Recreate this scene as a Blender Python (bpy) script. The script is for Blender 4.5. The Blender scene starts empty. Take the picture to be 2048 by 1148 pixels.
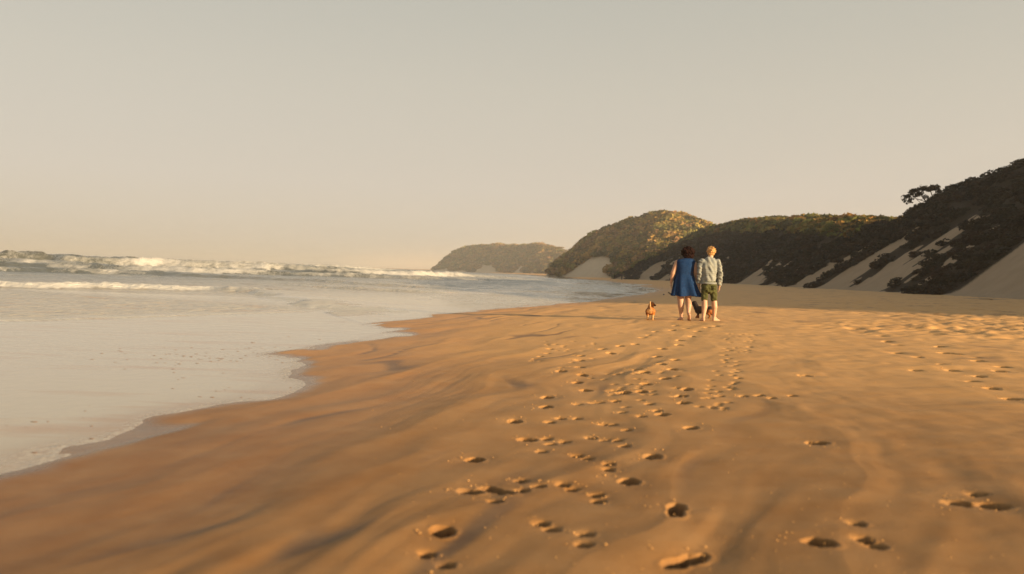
import bpy, bmesh, math, random
import numpy as np
from mathutils import Vector, Matrix

random.seed(7)
rng = np.random.default_rng(11)
scene = bpy.context.scene
COL = scene.collection
R = math.radians

# ------------------------------------------------------------------ camera
FPX, CAM_Z, PITCH, ROLL = 1593.0, 1.0, R(1.057), R(2.0)
cp, sp, cr, sr = math.cos(PITCH), math.sin(PITCH), math.cos(ROLL), math.sin(ROLL)
FW = np.array([0, cp, -sp]); RT0 = np.array([1.0, 0, 0]); UP0 = np.array([0, sp, cp])
RT = RT0 * cr + UP0 * sr
UP = -RT0 * sr + UP0 * cr
cam_d = bpy.data.cameras.new('camera'); cam = bpy.data.objects.new('camera', cam_d)
COL.objects.link(cam)
M = Matrix(((RT[0], UP[0], -FW[0], 0), (RT[1], UP[1], -FW[1], 0), (RT[2], UP[2], -FW[2], CAM_Z), (0, 0, 0, 1)))
cam.matrix_world = M
cam_d.sensor_width = 36; cam_d.lens = 36 * FPX / 2048
cam_d.clip_start = 0.1; cam_d.clip_end = 9000
cam_d.dof.use_dof = True; cam_d.dof.focus_distance = 18.0; cam_d.dof.aperture_fstop = 1.5
scene.camera = cam

# ------------------------------------------------------------------ light
SUN_EL, SUN_BACK = R(11.5), R(35)          # sun low, to the right and a little behind the camera
sun_dir = Vector((math.cos(SUN_EL) * math.cos(SUN_BACK), -math.cos(SUN_EL) * math.sin(SUN_BACK), math.sin(SUN_EL)))
sd = bpy.data.lights.new('sun', 'SUN'); sd.energy = 5.0; sd.angle = R(0.6); sd.color = (1.0, 0.72, 0.40)
sun = bpy.data.objects.new('sun', sd); COL.objects.link(sun)
sun.rotation_euler = sun_dir.to_track_quat('Z', 'Y').to_euler()
world = bpy.data.worlds.new('World'); scene.world = world; world.use_nodes = True
wn = world.node_tree; wn.nodes.clear()
def wnode(t, **k):
    n = wn.nodes.new(t)
    for a, b in k.items(): setattr(n, a, b)
    return n
sky = wnode('ShaderNodeTexSky', sky_type='NISHITA', sun_disc=False)
sky.sun_elevation = SUN_EL
sky.sun_rotation = math.atan2(sun_dir.x, sun_dir.y)
sky.air_density = 1.0; sky.dust_density = 2.0; sky.ozone_density = 1.0
hs = wnode('ShaderNodeHueSaturation'); hs.inputs['Saturation'].default_value = 0.45; hs.inputs['Value'].default_value = 0.56
tint = wnode('ShaderNodeMix', data_type='RGBA', blend_type='MIX'); tint.inputs[0].default_value = 0.90
lift = wnode('ShaderNodeVectorMath', operation='SCALE'); lift.inputs['Scale'].default_value = 0.60 / 0.15
geo = wnode('ShaderNodeNewGeometry'); sep = wnode('ShaderNodeSeparateXYZ')
ramp = wnode('ShaderNodeValToRGB')
SKY_RAMP = [(0.0, (.465, .395, .300)), (0.10, (.455, .400, .332)), (0.22, (.415, .382, .315)), (0.36, (.345, .340, .290)), (0.62, (.27, .285, .28)), (1.0, (.20, .225, .24))]
bg = wnode('ShaderNodeBackground'); bg.inputs['Strength'].default_value = 0.15
wo = wnode('ShaderNodeOutputWorld')
tc = wnode('ShaderNodeTexCoord')
wn.links.new(tc.outputs['Generated'], sep.inputs[0])
while len(ramp.color_ramp.elements) < len(SKY_RAMP): ramp.color_ramp.elements.new(0.5)
for e, (p, c) in zip(ramp.color_ramp.elements, SKY_RAMP): e.position = p; e.color = (*c, 1)
wn.links.new(sep.outputs['Z'], ramp.inputs[0])
wn.links.new(sky.outputs[0], hs.inputs['Color'])
wn.links.new(hs.outputs[0], tint.inputs[6]); wn.links.new(ramp.outputs[0], lift.inputs[0]); wn.links.new(lift.outputs[0], tint.inputs[7])
wn.links.new(tint.outputs[2], bg.inputs[0]); wn.links.new(bg.outputs[0], wo.inputs[0])
scene.view_settings.view_transform = 'Standard'
scene.view_settings.look = 'None'
scene.view_settings.gamma = 1.0
scene.view_settings.exposure = 1.25
scene.cycles.max_bounces = 5; scene.cycles.diffuse_bounces = 3; scene.cycles.glossy_bounces = 3
scene.cycles.volume_bounces = 1; scene.cycles.transparent_max_bounces = 8
scene.cycles.use_denoising = True

# ------------------------------------------------------------------ projection helpers
def ray(px, py):
    d = FW * FPX + (np.float64(px) - 1024) * RT + (574 - np.float64(py)) * UP
    return d / d[1]
def on_plane(px, py, z):
    d = ray(px, py); t = (z - CAM_Z) / d[2]
    return d[0] * t, d[1] * t
def ae(px, py):
    d = ray(px, py); return d[0], d[2]

# ------------------------------------------------------------------ noise
_P = np.random.default_rng(3).permutation(256); _P = np.concatenate([_P, _P, _P])
_G = np.array([(math.cos(i * math.tau / 16), math.sin(i * math.tau / 16)) for i in range(16)])
def perlin(x, y, seed=0):
    x = np.asarray(x, float) + seed * 17.31; y = np.asarray(y, float) + seed * 9.77
    xi = np.floor(x).astype(np.int64); yi = np.floor(y).astype(np.int64)
    xf = x - xi; yf = y - yi; xi &= 255; yi &= 255
    u = xf ** 3 * (xf * (xf * 6 - 15) + 10); v = yf ** 3 * (yf * (yf * 6 - 15) + 10)
    def g(ix, iy, dx, dy):
        h = _P[_P[ix] + iy] & 15; q = _G[h]
        return q[..., 0] * dx + q[..., 1] * dy
    n00 = g(xi, yi, xf, yf); n10 = g(xi + 1, yi, xf - 1, yf)
    n01 = g(xi, yi + 1, xf, yf - 1); n11 = g(xi + 1, yi + 1, xf - 1, yf - 1)
    a = n00 + u * (n10 - n00); b = n01 + u * (n11 - n01)
    return (a + v * (b - a)) * 1.5
def fbm(x, y, o=4, seed=0, gain=0.5):
    s = 0; a = 1; t = 0
    for k in range(o):
        s = s + a * perlin(x * 2 ** k, y * 2 ** k, seed + k * 3.7); t += a; a *= gain
    return s / t
def sstep(a, b, x):
    t = np.clip((x - a) / (b - a), 0, 1); return t * t * (3 - 2 * t)

# ------------------------------------------------------------------ object helpers
def tag(o, label=None, cat=None, group=None, kind=None):
    if label: o['label'] = label
    if cat: o['category'] = cat
    if group: o['group'] = group
    if kind: o['kind'] = kind
    return o
def link(name, me, mat=None, parent=None, smooth=True):
    o = bpy.data.objects.new(name, me); COL.objects.link(o)
    if mat is not None:
        for m_ in (mat if isinstance(mat, (list, tuple)) else [mat]): me.materials.append(m_)
    if smooth and len(me.polygons): me.polygons.foreach_set('use_smooth', [True] * len(me.polygons))
    if parent is not None: o.parent = parent
    return o
def empty(name, loc, rz=0):
    o = bpy.data.objects.new(name, None); COL.objects.link(o)
    o.location = loc; o.rotation_euler = (0, 0, rz); o.empty_display_size = 0.2
    return o
def mesh_np(name, V, F):
    """V (n,3), F (m,k) with constant k"""
    V = np.ascontiguousarray(V, np.float32); F = np.ascontiguousarray(F, np.int32)
    me = bpy.data.meshes.new(name); m, k = F.shape
    me.vertices.add(len(V)); me.vertices.foreach_set('co', V.ravel())
    me.loops.add(m * k); me.loops.foreach_set('vertex_index', F.ravel())
    me.polygons.add(m); me.polygons.foreach_set('loop_start', np.arange(0, m * k, k, dtype=np.int32))
    me.polygons.foreach_set('loop_total', np.full(m, k, np.int32))
    me.update(calc_edges=True)
    return me
def grid_faces(nr, nc):
    i = np.arange(nr - 1)[:, None] * nc + np.arange(nc - 1)[None, :]
    i = i.ravel()
    return np.stack([i, i + 1, i + nc + 1, i + nc], 1)
def set_attr(me, name, arr):
    a = me.attributes.new(name, 'FLOAT', 'POINT'); a.data.foreach_set('value', np.ascontiguousarray(arr, np.float32).ravel())
def set_col(me, name, arr):
    a = me.attributes.new(name, 'FLOAT_COLOR', 'POINT')
    c = np.ones((len(me.vertices), 4), np.float32); c[:, :3] = arr
    a.data.foreach_set('color', c.ravel())

# ------------------------------------------------------------------ material helper
class NT:
    def __init__(s, name):
        s.m = bpy.data.materials.new(name); s.m.use_nodes = True; s.t = s.m.node_tree
        s.b = s.t.nodes['Principled BSDF']; s.o = s.t.nodes['Material Output']
    def n(s, t, **k):
        q = s.t.nodes.new(t)
        for a, v in k.items(): setattr(q, a, v)
        return q
    def l(s, a, b): s.t.links.new(a, b)
    def attr(s, name): return s.n('ShaderNodeAttribute', attribute_name=name)
    def noise(s, scale, detail=4, rough=0.55, vec=None, scl=None):
        q = s.n('ShaderNodeTexNoise'); q.inputs['Scale'].default_value = scale
        q.inputs['Detail'].default_value = detail; q.inputs['Roughness'].default_value = rough
        if vec is None:
            vec = s.n('ShaderNodeTexCoord').outputs['Object']
        if scl:
            mp = s.n('ShaderNodeMapping'); mp.inputs['Scale'].default_value = scl; s.l(vec, mp.inputs[0]); vec = mp.outputs[0]
        s.l(vec, q.inputs['Vector']); return q.outputs['Fac']
    def mix(s, fac, a, b, mode='MIX'):
        q = s.n('ShaderNodeMix', data_type='RGBA', blend_type=mode)
        for inp, v in ((q.inputs[0], fac), (q.inputs[6], a), (q.inputs[7], b)):
            if hasattr(v, 'links'): s.l(v, inp)
            elif isinstance(v, (tuple, list)): inp.default_value = (*v, 1)
            else: inp.default_value = v
        return q.outputs[2]
    def rng(s, v, a, b, c=0, d=1, clamp=True):
        q = s.n('ShaderNodeMapRange'); q.clamp = clamp
        s.l(v, q.inputs[0])
        for i, x in enumerate((a, b, c, d)): q.inputs[i + 1].default_value = x
        return q.outputs[0]
    def math(s, op, a, b=None):
        q = s.n('ShaderNodeMath', operation=op)
        for i, v in enumerate((a, b)):
            if v is None: continue
            if hasattr(v, 'links'): s.l(v, q.inputs[i])
            else: q.inputs[i].default_value = v
        return q.outputs[0]
    def bump(s, h, strength, dist, prev=None):
        q = s.n('ShaderNodeBump')
        if hasattr(strength, 'links'): s.l(strength, q.inputs['Strength'])
        else: q.inputs['Strength'].default_value = strength
        q.inputs['Distance'].default_value = dist; s.l(h, q.inputs['Height'])
        if prev is not None: s.l(prev, q.inputs['Normal'])
        return q.outputs[0]
    def set(s, k, v):
        i = s.b.inputs[k]
        if hasattr(v, 'links'): s.l(v, i)
        elif isinstance(v, (tuple, list)): i.default_value = (*v, 1)
        else: i.default_value = v

# ------------------------------------------------------------------ beach shape
W = -0.28                                     # level of the thin wash
XW_Y = np.array([-5, 2, 4.67, 5.5, 6.75, 8.2, 9.5, 11.65, 13.2, 15.4, 17, 18.3, 20.3, 23, 26, 33, 42, 60, 81, 136, 190, 290, 450, 700, 950, 4000.])
XW_X = np.array([-3.45, -3.15, -2.86, -2.74, -2.54, -2.15, -2.5, -3.05, -2.75, -2.2, -2.6, -3.3, -2.9, -2.1, -1.05, 1.5, 4.6, 10, 15.0, 20, 20.5, 20, 20, 5, -60, -900.])
XS_Y = np.array([-5, 2, 4.8, 8, 11, 16.7, 20, 26, 34, 42, 60, 81, 136, 190, 290, 450, 700, 950, 4000.])
XS_X = np.array([-3.6, -3.3, -3.0, -2.75, -2.7, -2.7, -2.5, -1.2, 1.6, 4.6, 10, 15.0, 20, 20.5, 20, 20, 5, -60, -900.])
_yd = np.concatenate([np.arange(-5, 60, .05), np.arange(60, 4000, 5)])
_k = np.hanning(17); _k /= _k.sum()
_xd = np.interp(_yd, XW_Y, XW_X); _xd[10:1290] = np.convolve(_xd, _k, 'same')[10:1290]
def shore_x(y): return np.interp(y, _yd, _xd)
def beach_base(x, y):
    xw, xs = shore_x(y), np.interp(y, XS_Y, XS_X)
    s = x - (xs + (xw - xs) * np.exp(-np.maximum(x - xw, 0) / 1.6))
    up = 1.25 * (1 - np.exp(-np.maximum(s, 0) / 27.0))
    dn = np.maximum(0.035 * s, -2.2)
    return W + np.where(s > 0, up, dn), s
SPIN = R(20)
def relief(x, y, s):
    cx, sx_ = math.cos(SPIN), math.sin(SPIN)
    u = x * cx - y * sx_; v = x * sx_ + y * cx
    wx = fbm(x * 0.45, y * 0.3, 3, 5) * 0.55
    d = np.hypot(x, y)
    fade = np.clip(1.6 - d / 60, 0.25, 1)
    near_water = sstep(-4, 0.2, s) * (1 - sstep(3.5, 9, s))
    rid = 1 - np.abs(perlin((u + wx) * 1.05, v * 0.16, 2)) * 2
    h = near_water * (-0.009 + 0.018 * rid + 0.022 * fbm((u + wx) * 0.8, v * 0.13, 3, 8) + 0.016 * fbm((u + wx) * 1.9, v * 0.28, 3, 7)
        + 0.008 * fbm((u + wx) * 2.6, v * 0.45, 3, 9)) * (0.75 + 0.9 * perlin(x * .3, y * .2, 4))
    h = h + near_water * (0.010 * fbm(x * 1.3, y * 1.0, 3, 61) - 0.006 * (s < 6) * sstep(0, .35, fbm(x * .8, y * .45, 2, 61)) * sstep(.75, 1.0, 1 - np.abs(perlin((u + wx) * 1.25, v * .2, 60))))
    mid = sstep(3, 8, s)
    h = h + mid * (0.026 * fbm(x * 0.55 + wx, y * 0.85, 3, 12) + 0.016 * fbm(x * 1.7 + wx * 2, y * 2.6, 3, 15)
                   + 0.010 * fbm(x * 3.2 + wx * 3, y * 1.3, 3, 18))
    h = h + 0.012 * fbm(x * .35, y * .35, 2, 31)
    tramp = sstep(8, 14, s + 3 * perlin(x * .2, y * .2, 21)) * (0.25 + 0.75 * sstep(7, 16, d))
    tn = perlin(x * 2.4, y * 2.4, 24); tm = perlin(x * 4.7, y * 4.7, 26)
    h = h + tramp * fade * (-0.10 * np.maximum(tn, 0) ** 1.2 + 0.035 * tm + 0.04 * fbm(x * .9, y * .9, 2, 27))
    fine = sstep(5, 12, s) * np.exp(-d / 14)
    h = h + fine * 0.0035 * perlin(x * 9, y * 13, 33) * (0.4 + perlin(x * .8, y * .8, 34))
    return h

# footprints ---------------------------------------------------------------
# (px, py, kind, turn)  kind: f bare foot, h heel/half print, p paw, s small paw
FP = [(885,1068,'h',.1),(1352,1022,'f',-.25),(1372,1115,'f',-.95),(992,982,'f',.75),(940,985,'h',.9),(1258,962,'h',.1),(950,918,'h',.2),
 (1306,914,'h',-.1),(1030,842,'h',.1),(1054,878,'h',.8),(1092,814,'h',.1),(1095,793,'h',.1),(1382,855,'h',-.4),(1325,830,'h',-.3),
 (1368,806,'h',-.1),(1364,792,'h',-.1),(1375,778,'h',-.1),(1292,768,'h',0),(1283,782,'h',0),(1250,783,'h',0),(1245,784,'h',.2),(1290,745,'h',0),
 (1275,740,'h',0),(1330,757,'h',0),(1172,778,'h',.5),(1155,762,'h',0),(1160,735,'h',.5),(1123,743,'h',.1),(1165,748,'h',.3),(1160,712,'h',0),
 (1160,720,'h',.1),(1205,698,'h',0),(1240,692,'h',0),(1222,705,'h',.4),(1315,712,'h',0),(1350,720,'h',0),(1322,729,'h',0),(1345,738,'h',0),
 (1325,697,'h',0),(1358,690,'h',0),(1270,688,'h',0),(1285,675,'h',0),(1298,670,'h',0),(1360,680,'h',0),(1385,672,'h',0),(1310,663,'h',0),
 (1345,660,'h',0),(1372,657,'h',0),(1415,655,'h',0),(1350,650,'h',0),(1432,652,'h',0),(1395,662,'h',0),
 (855,1113,'p',.2),(892,1135,'p',.2),(990,1007,'p',.3),(1043,962,'p',0),(1045,983,'p',.2),(1078,974,'p',.2),(1125,970,'p',-.2),(1145,978,'p',-.4),
 (1082,1050,'p',0),(1105,1062,'p',0),(1172,1073,'p',0),(1170,1096,'p',0),(1195,990,'p',0),(1197,1003,'p',0),(1217,930,'p',0),(1217,940,'p',0),
 (1155,911,'p',0),(1177,918,'p',0),(1182,873,'p',0),(1210,878,'p',-.3),(1238,880,'p',-.3),(1250,893,'p',0),(1083,903,'p',0),(1102,886,'p',0),
 (1130,882,'p',0),(1095,876,'p',0),(1100,843,'p',0),(1120,836,'p',0),(1155,836,'p',0),(1205,847,'p',0),(1225,848,'p',0),(1255,860,'p',0),
 (1155,808,'p',0),(1185,804,'p',0),(1232,802,'p',0),(1198,804,'p',0),(1245,825,'p',0),(1283,834,'p',0),(1300,807,'p',0),(1315,822,'p',0),
 (1715,1046,'p',.1),(1640,1086,'h',.9),(1728,1077,'p',.3),(1756,1090,'p',.4),(1920,1005,'h',.8),(1985,1010,'h',.5),(2005,1012,'p',.5),(1955,987,'p',0),
 (1835,714,'h',0),(1833,740,'h',.2),(1885,730,'h',0),(1905,740,'h',.2),(1950,714,'h',0),(1957,722,'h',.1),(1960,752,'h',0),(2005,733,'h',0),
 (2003,741,'h',.1),(1945,763,'h',0),(2025,795,'h',.3),(1795,690,'h',0),(1775,683,'h',0),(1880,694,'h',0),(1795,705,'h',0),(1890,705,'h',0),
 (1985,777,'h',.1),(1912,707,'h',.2),(1440,790,'p',0),(1488,790,'p',0),(1520,790,'p',0),(1545,795,'p',0),(1738,668,'h',0),(1765,672,'h',0),
 (1610,752,'h',.9),(1635,884,'h',1.2),(1585,790,'p',0),(1070,717,'p',0),(1065,722,'p',0),(1080,712,'p',0),(1095,706,'p',0),(1100,698,'p',0)]
_r = random.Random(5)
for k in range(75):      # the dogs' fainter trail on the right and the busy middle
    t = _r.random(); FP.append((1485 + 30 * _r.uniform(-1, 1) - 60 * (t ** 1.3), 668 + 150 * t ** 1.4, 's', 0))
for k in range(40):
    FP.append((_r.gauss(1290, 60), 740 + abs(_r.gauss(0, 32)), 's', 0))
for k in range(24):
    FP.append((_r.uniform(1080, 1190), 700 + _r.gauss(0, 14), 's', 0))
PRINTS = []
for px, py, k, a in FP:
    x, y = on_plane(px, py, 0.0)
    for _ in range(4):
        b, s = beach_base(x, y); x, y = on_plane(px, py, float(b))
    PRINTS.append((x, y, k, a))
def stamp(x, y, h):
    """presses the prints into the height array h (2-D arrays on the beach grid)"""
    clods = np.zeros_like(h)
    yrow = y[:, 0]
    for i, (fx, fy, k, a) in enumerate(PRINTS):
        rad = 0.42 if k in 'fh' else 0.2
        r0, r1 = np.searchsorted(yrow, fy - rad), np.searchsorted(yrow, fy + rad)
        if r1 - r0 < 2: continue
        row = x[(r0 + r1) // 2]
        c0, c1 = np.searchsorted(row, fx - rad * 1.3), np.searchsorted(row, fx + rad * 1.3)
        if c1 - c0 < 2: continue
        X = x[r0:r1, c0:c1] - fx; Y = y[r0:r1, c0:c1] - fy
        ca, sa = math.cos(a), math.sin(a)
        u = X * ca + Y * sa; v = -X * sa + Y * ca           # v forward
        jag = perlin((X + fx) * 26, (Y + fy) * 26, 40 + i) * 0.16 + perlin((X + fx) * 60, (Y + fy) * 60, 41) * 0.1
        if k in 'fh':
            L = 0.118 if k == 'f' else 0.072; Wd = 0.050 if k == 'f' else 0.054
            dep = (0.070 if k == 'f' else 0.066) * (0.85 + 0.3 * _r.random())
            waist = 1 - 0.28 * np.exp(-((v + 0.01) / 0.05) ** 2) if k == 'f' else 1.0
            q = np.sqrt((u / (Wd * waist)) ** 2 + (v / L) ** 2) + jag
            core = 1 - sstep(0.84, 1.06, q); PRINT_SHADE[r0:r1, c0:c1] += 1 - sstep(.92, 1.08, q)
            d_ = -dep * core * (1 + 0.22 * v / L + 0.1 * jag)
            d_ -= 0.009 * np.exp(-(q / 2.1) ** 2)
            d_ += 0.004 * np.exp(-((q - 1.22) / 0.20) ** 2) * np.clip((X * .82 - Y * .57) / np.hypot(X, Y).clip(.01) + .2, 0, 1)
            d_ += 0.003 * np.exp(-((q - 1.2) / 0.16) ** 2) * (0.5 + 1.2 * perlin((X + fx) * 14, (Y + fy) * 14, 44))
        elif k == 'p':
            q = np.sqrt((u / 0.036) ** 2 + (v / 0.036) ** 2) + jag * 1.4
            d_ = -0.040 * (1 - sstep(0.85, 1.08, q)) - 0.007 * np.exp(-(q / 2.3) ** 2); PRINT_SHADE[r0:r1, c0:c1] += 1 - sstep(.90, 1.1, q)
            for tx, ty in ((-.028, .032), (-.010, .045), (.012, .045), (.030, .031)):
                qq = np.hypot(u - tx, v - ty) / 0.012
                d_ -= 0.008 * np.exp(-qq ** 2)
            d_ += 0.003 * np.exp(-((q - 1.25) / 0.22) ** 2) * np.clip((X * .82 - Y * .57) / np.hypot(X, Y).clip(.01) + .2, 0, 1)
            d_ += 0.002 * np.exp(-((q - 1.25) / 0.16) ** 2) * (0.4 + 1.3 * perlin((X + fx) * 22, (Y + fy) * 22, 45))
        else:
            q = np.hypot(u, v) / 0.03 + jag
            d_ = -0.018 * (1 - sstep(0.6, 1.3, q)) - 0.003 * np.exp(-(q / 2.2) ** 2)
        h[r0:r1, c0:c1] += d_
    return h

def rows(y0, y1, a, b):
    o = [y0]
    while o[-1] < y1: o.append(o[-1] + a + b * (o[-1] - y0 * 0) )
    return np.array(o)

# beach sheet: fan-shaped grading, fine underfoot and coarse far off
OY = -3.0
ys = [-1.8]
while ys[-1] < 3800:
    y = ys[-1]
    dy = 0.2 if y < 2 else (0.0085 + 0.0034 * max(y - 2.4, 0) if y < 12 else (0.042 + 0.0070 * (y - 12) if y < 70 else 0.03 * y))
    ys.append(y + dy)
ys = np.array(ys)
cs = np.concatenate([np.arange(-1.2, -0.62, 0.02), np.arange(-0.62, -0.10, 0.0044), np.arange(-0.10, 0.30, 0.0015),
                     np.arange(0.30, 0.66, 0.0034), np.arange(0.66, 1.6, 0.04)])
BY = np.repeat(ys[:, None], len(cs), 1); BX = cs[None, :] * (BY - OY)
bz, bs = beach_base(BX, BY)
rel = relief(BX, BY, bs)
PRINT_SHADE = np.zeros_like(rel); stamp(BX, BY, rel)  # mask for shade painted inside the pressed prints
BZ = bz + rel * np.clip(1.2 - BY / 260, 0, 1)
def ground(x, y):
    x = np.asarray(x, float); y = np.asarray(y, float)
    b, s = beach_base(x, y)
    return b + relief(x, y, s)
me = mesh_np('beach', np.stack([BX, BY, BZ], -1).reshape(-1, 3), grid_faces(*BX.shape))
wet = 1 - sstep(0.01, 0.17, BZ - W + 0.05 * fbm(BX * .5, BY * .3, 3, 50))
set_attr(me, 'wet', wet)
dry = sstep(9, 20, bs + 3 * fbm(BX * .15, BY * .1, 3, 51))
set_attr(me, 'glaze', 1 - sstep(0.001, 0.012, BZ - W + .012 * fbm(BX * 1.2, BY * .8, 3, 52)));
set_attr(me, 'near_vignette', (1 - sstep(3.2, 15, np.hypot(BX, BY) + 3 * fbm(BX * .3, BY * .2, 3, 53))) * (1 - .35 * sstep(6, 14, bs))); set_attr(me, 'dry', dry); set_attr(me, 'print_shade', np.clip(PRINT_SHADE, 0, 1))  # includes a vignette mask that grows towards the camera
streak = sstep(.90, .975, 1 - np.abs(perlin((BX * math.cos(SPIN) - BY * math.sin(SPIN) + fbm(BX * .45, BY * .3, 3, 5) * 0.55) * 1.25, (BX * math.sin(SPIN) + BY * math.cos(SPIN)) * .2, 60))) * sstep(-.2, .8, bs) * (1 - sstep(3.5, 6, bs)) * sstep(0, .35, fbm(BX * .8, BY * .45, 2, 61))
pat = sstep(0.05, 0.6, fbm(BX * 1.1, BY * 0.7, 4, 63)) * sstep(5, 10, bs)
set_attr(me, 'streak', np.clip(streak + 0.75 * pat * (BY < 80), 0, 1))
print('beach', BX.shape, len(me.polygons))

s = NT('beach_sand')
wa, da, ka = s.attr('wet').outputs['Fac'], s.attr('dry').outputs['Fac'], s.attr('streak').outputs['Fac']
c = s.mix(da, (0.63, 0.345, 0.122), (0.56, 0.32, 0.122))
c = s.mix(wa, c, (0.50, 0.235, 0.066))
c = s.mix(s.math('MULTIPLY', s.attr('near_vignette').outputs['Fac'], .85), c, s.mix(.74, c, (0.095, 0.028, 0.002)))  # lens-like darkening near the camera, painted into the sand colour
c = s.mix(s.math('MULTIPLY', s.attr('glaze').outputs['Fac'], .8), c, (0.11, 0.055, 0.025))
c = s.mix(s.math('MULTIPLY', s.attr('print_shade').outputs['Fac'], .88), c, (0.060, 0.025, 0.009))  # shade of the print hollows painted in, along with their darker damp sand
c = s.mix(s.math('MULTIPLY', ka, 0.72), c, (0.10, 0.062, 0.042))
g1 = s.noise(420, 2, 0.7); g2 = s.noise(3.0, 5, 0.6); g3 = s.noise(60, 3, .7)
c = s.mix(s.rng(g1, 0.3, 0.7, 0, 0.28), c, (0.08, 0.045, 0.02))
c = s.mix(s.rng(g2, 0.3, 0.7, 0, 0.16), c, (0.62, 0.42, 0.22))
s.set('Base Color', c)
gl_ = s.attr('glaze').outputs['Fac']
s.set('Roughness', s.math('SUBTRACT', s.rng(wa, 0, 1, 0.68, 0.48), s.math('MULTIPLY', gl_, .28)))
s.set('Specular IOR Level', s.math('ADD', s.rng(wa, 0, 1, 0.16, 0.16), s.math('MULTIPLY', gl_, .08)))
b1 = s.bump(g1, 0.22, 0.003); b2 = s.bump(g3, s.rng(da, 0, 1, 0.12, 0.5), 0.012, b1)
s.l(b2, s.b.inputs['Normal'])
MAT_SAND = s.m
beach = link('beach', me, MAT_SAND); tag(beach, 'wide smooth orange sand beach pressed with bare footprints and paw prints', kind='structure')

# ------------------------------------------------------------------ sea
ys = [2.5]
while ys[-1] < 320: ys.append(ys[-1] + 0.02 + 0.0092 * ys[-1])
while ys[-1] < 7000: ys.append(ys[-1] * 1.045)
ys = np.array(ys)
cs = np.concatenate([np.arange(-1.5, -0.72, 0.02), np.arange(-0.72, 0.24, 0.0026), np.arange(0.24, 0.40, 0.01)])
SY = np.repeat(ys[:, None], len(cs), 1); SX = cs[None, :] * (SY + 0.5)
sb, ss = beach_base(SX, SY)
off = -ss                                             # metres seaward of the wash edge
dist = np.hypot(SX, SY)
def poly_field(pts, X, Y):
    """signed distance (positive = seaward, to the left of the line running away) and parameter 0..n-1 along the polyline"""
    P = np.array(pts); best = np.full(X.shape, 1e9); par = np.zeros(X.shape); sg = np.zeros(X.shape)
    for i in range(len(P) - 1):
        a, b = P[i], P[i + 1]; d = b - a; L2 = d @ d
        t = ((X - a[0]) * d[0] + (Y - a[1]) * d[1]) / L2; tc_ = np.clip(t, 0, 1)
        dx = X - (a[0] + tc_ * d[0]); dy = Y - (a[1] + tc_ * d[1]); q = np.hypot(dx, dy)
        m = q < best; best[m] = q[m]; par[m] = (i + tc_)[m]; sg[m] = np.sign(d[0] * dy - d[1] * dx)[m]
    return best * sg, par
SZ = np.zeros(SX.shape); foam = np.zeros(SX.shape)
def breaker(base, hts, foams, width, steep=0.35, seed=0, tail=1.0):
    """base: pixel list of the foot of the wave (px, distance); heights and foam amount per point"""
    global SZ, foam
    pts = []
    for px, yy in base:
        a, _ = ae(px, 574); pts.append((a * yy, yy))
    pts = np.array(pts)
    wob = fbm(SX / width * .8, SY / width * .8, 3, 70 + seed) * width * 0.5
    dd, par = poly_field(pts, SX, SY)
    dd = dd + wob
    h = np.interp(par, range(len(hts)), hts) * (1 + 0.45 * fbm(SX / width * .6, SY / width * .25, 3, 80 + seed))
    f = np.interp(par, range(len(foams)), foams)
    front = sstep(0, steep * width, dd); back = np.exp(-np.maximum(dd - steep * width, 0) / width)
    e = np.clip(np.minimum(par, len(pts) - 1 - par) * 3, 0, 1)
    lump = 1 + 0.35 * f * np.abs(perlin(SX / width * 5, SY / width * 5, 90 + seed))
    SZ = SZ + h * front * back * lump
    fm = f * sstep(-0.04 * width, 0.06 * width, dd) * (1 - sstep(0.5 * width * tail, 1.3 * width * tail, dd + width * .6 * fbm(SX / width * 2.5, SY / width * 2.5, 3, 95 + seed)))
    foam = np.maximum(foam, fm)
# shore break on the left, tapering to a rippled tongue
breaker([(-420, 29), (-150, 30.5), (0, 31.5), (150, 32.5), (300, 34), (420, 36), (500, 33), (560, 28.5), (600, 25.5), (640, 22.5)],
        [.22, .24, .24, .23, .21, .16, .13, .1, .06, .02], [1, 1, 1, 1, 1, .9, .15, .25, .7, .7], 2.6, 0.28, 1)
breaker([(-300, 56), (-100, 58), (0, 60), (70, 63), (150, 64), (230, 64), (300, 66), (370, 66), (500, 64), (640, 60), (800, 56)],
        [.45, .5, .5, .4, .45, .4, .32, .28, .2, .18, .1], [.8, .9, .9, .2, .5, .8, .3, .1, .15, .3, .2], 4.5, 0.3, 2)
breaker([(-100, 84), (100, 86), (200, 88), (270, 88), (380, 88), (480, 90), (560, 92), (640, 94), (740, 95), (850, 100), (960, 110)],
        [.5, .55, .55, .6, .62, .6, .55, .5, .45, .4, .25], [.3, .15, .35, .85, .8, .8, .4, .6, .5, .4, .2], 6.5, 0.35, 3)
breaker([(-300, 140), (-60, 135), (0, 135), (80, 135), (140, 135), (200, 140), (280, 142), (400, 145), (520, 150), (640, 155), (760, 170), (860, 200)],
        [1.6, 1.65, 1.62, 1.6, 1.55, 1.5, 1.35, 1.2, 1.2, 1.15, 1.05, .8], [.35, .3, .45, .35, .55, .45, 1, .6, .8, .4, .6, .4], 9, 0.4, 4)
breaker([(-300, 210), (0, 215), (200, 215), (420, 225), (600, 240), (760, 260), (900, 300)],
        [2.2, 2.1, 1.9, 1.7, 1.5, 1.3, .6], [.1, .2, .3, .7, .7, .8, .5], 12, 0.4, 5)
breaker([(-300, 108), (-60, 108), (40, 108), (150, 112), (260, 115)], [.9, .9, .8, .6, .1], [.2, .3, .8, .4, .1], 7, .35, 6)
breaker([(700, 132), (800, 135), (900, 150), (1000, 165)], [.6, .8, .8, .3], [.7, 1, .9, .5], 7, .35, 8)
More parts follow.
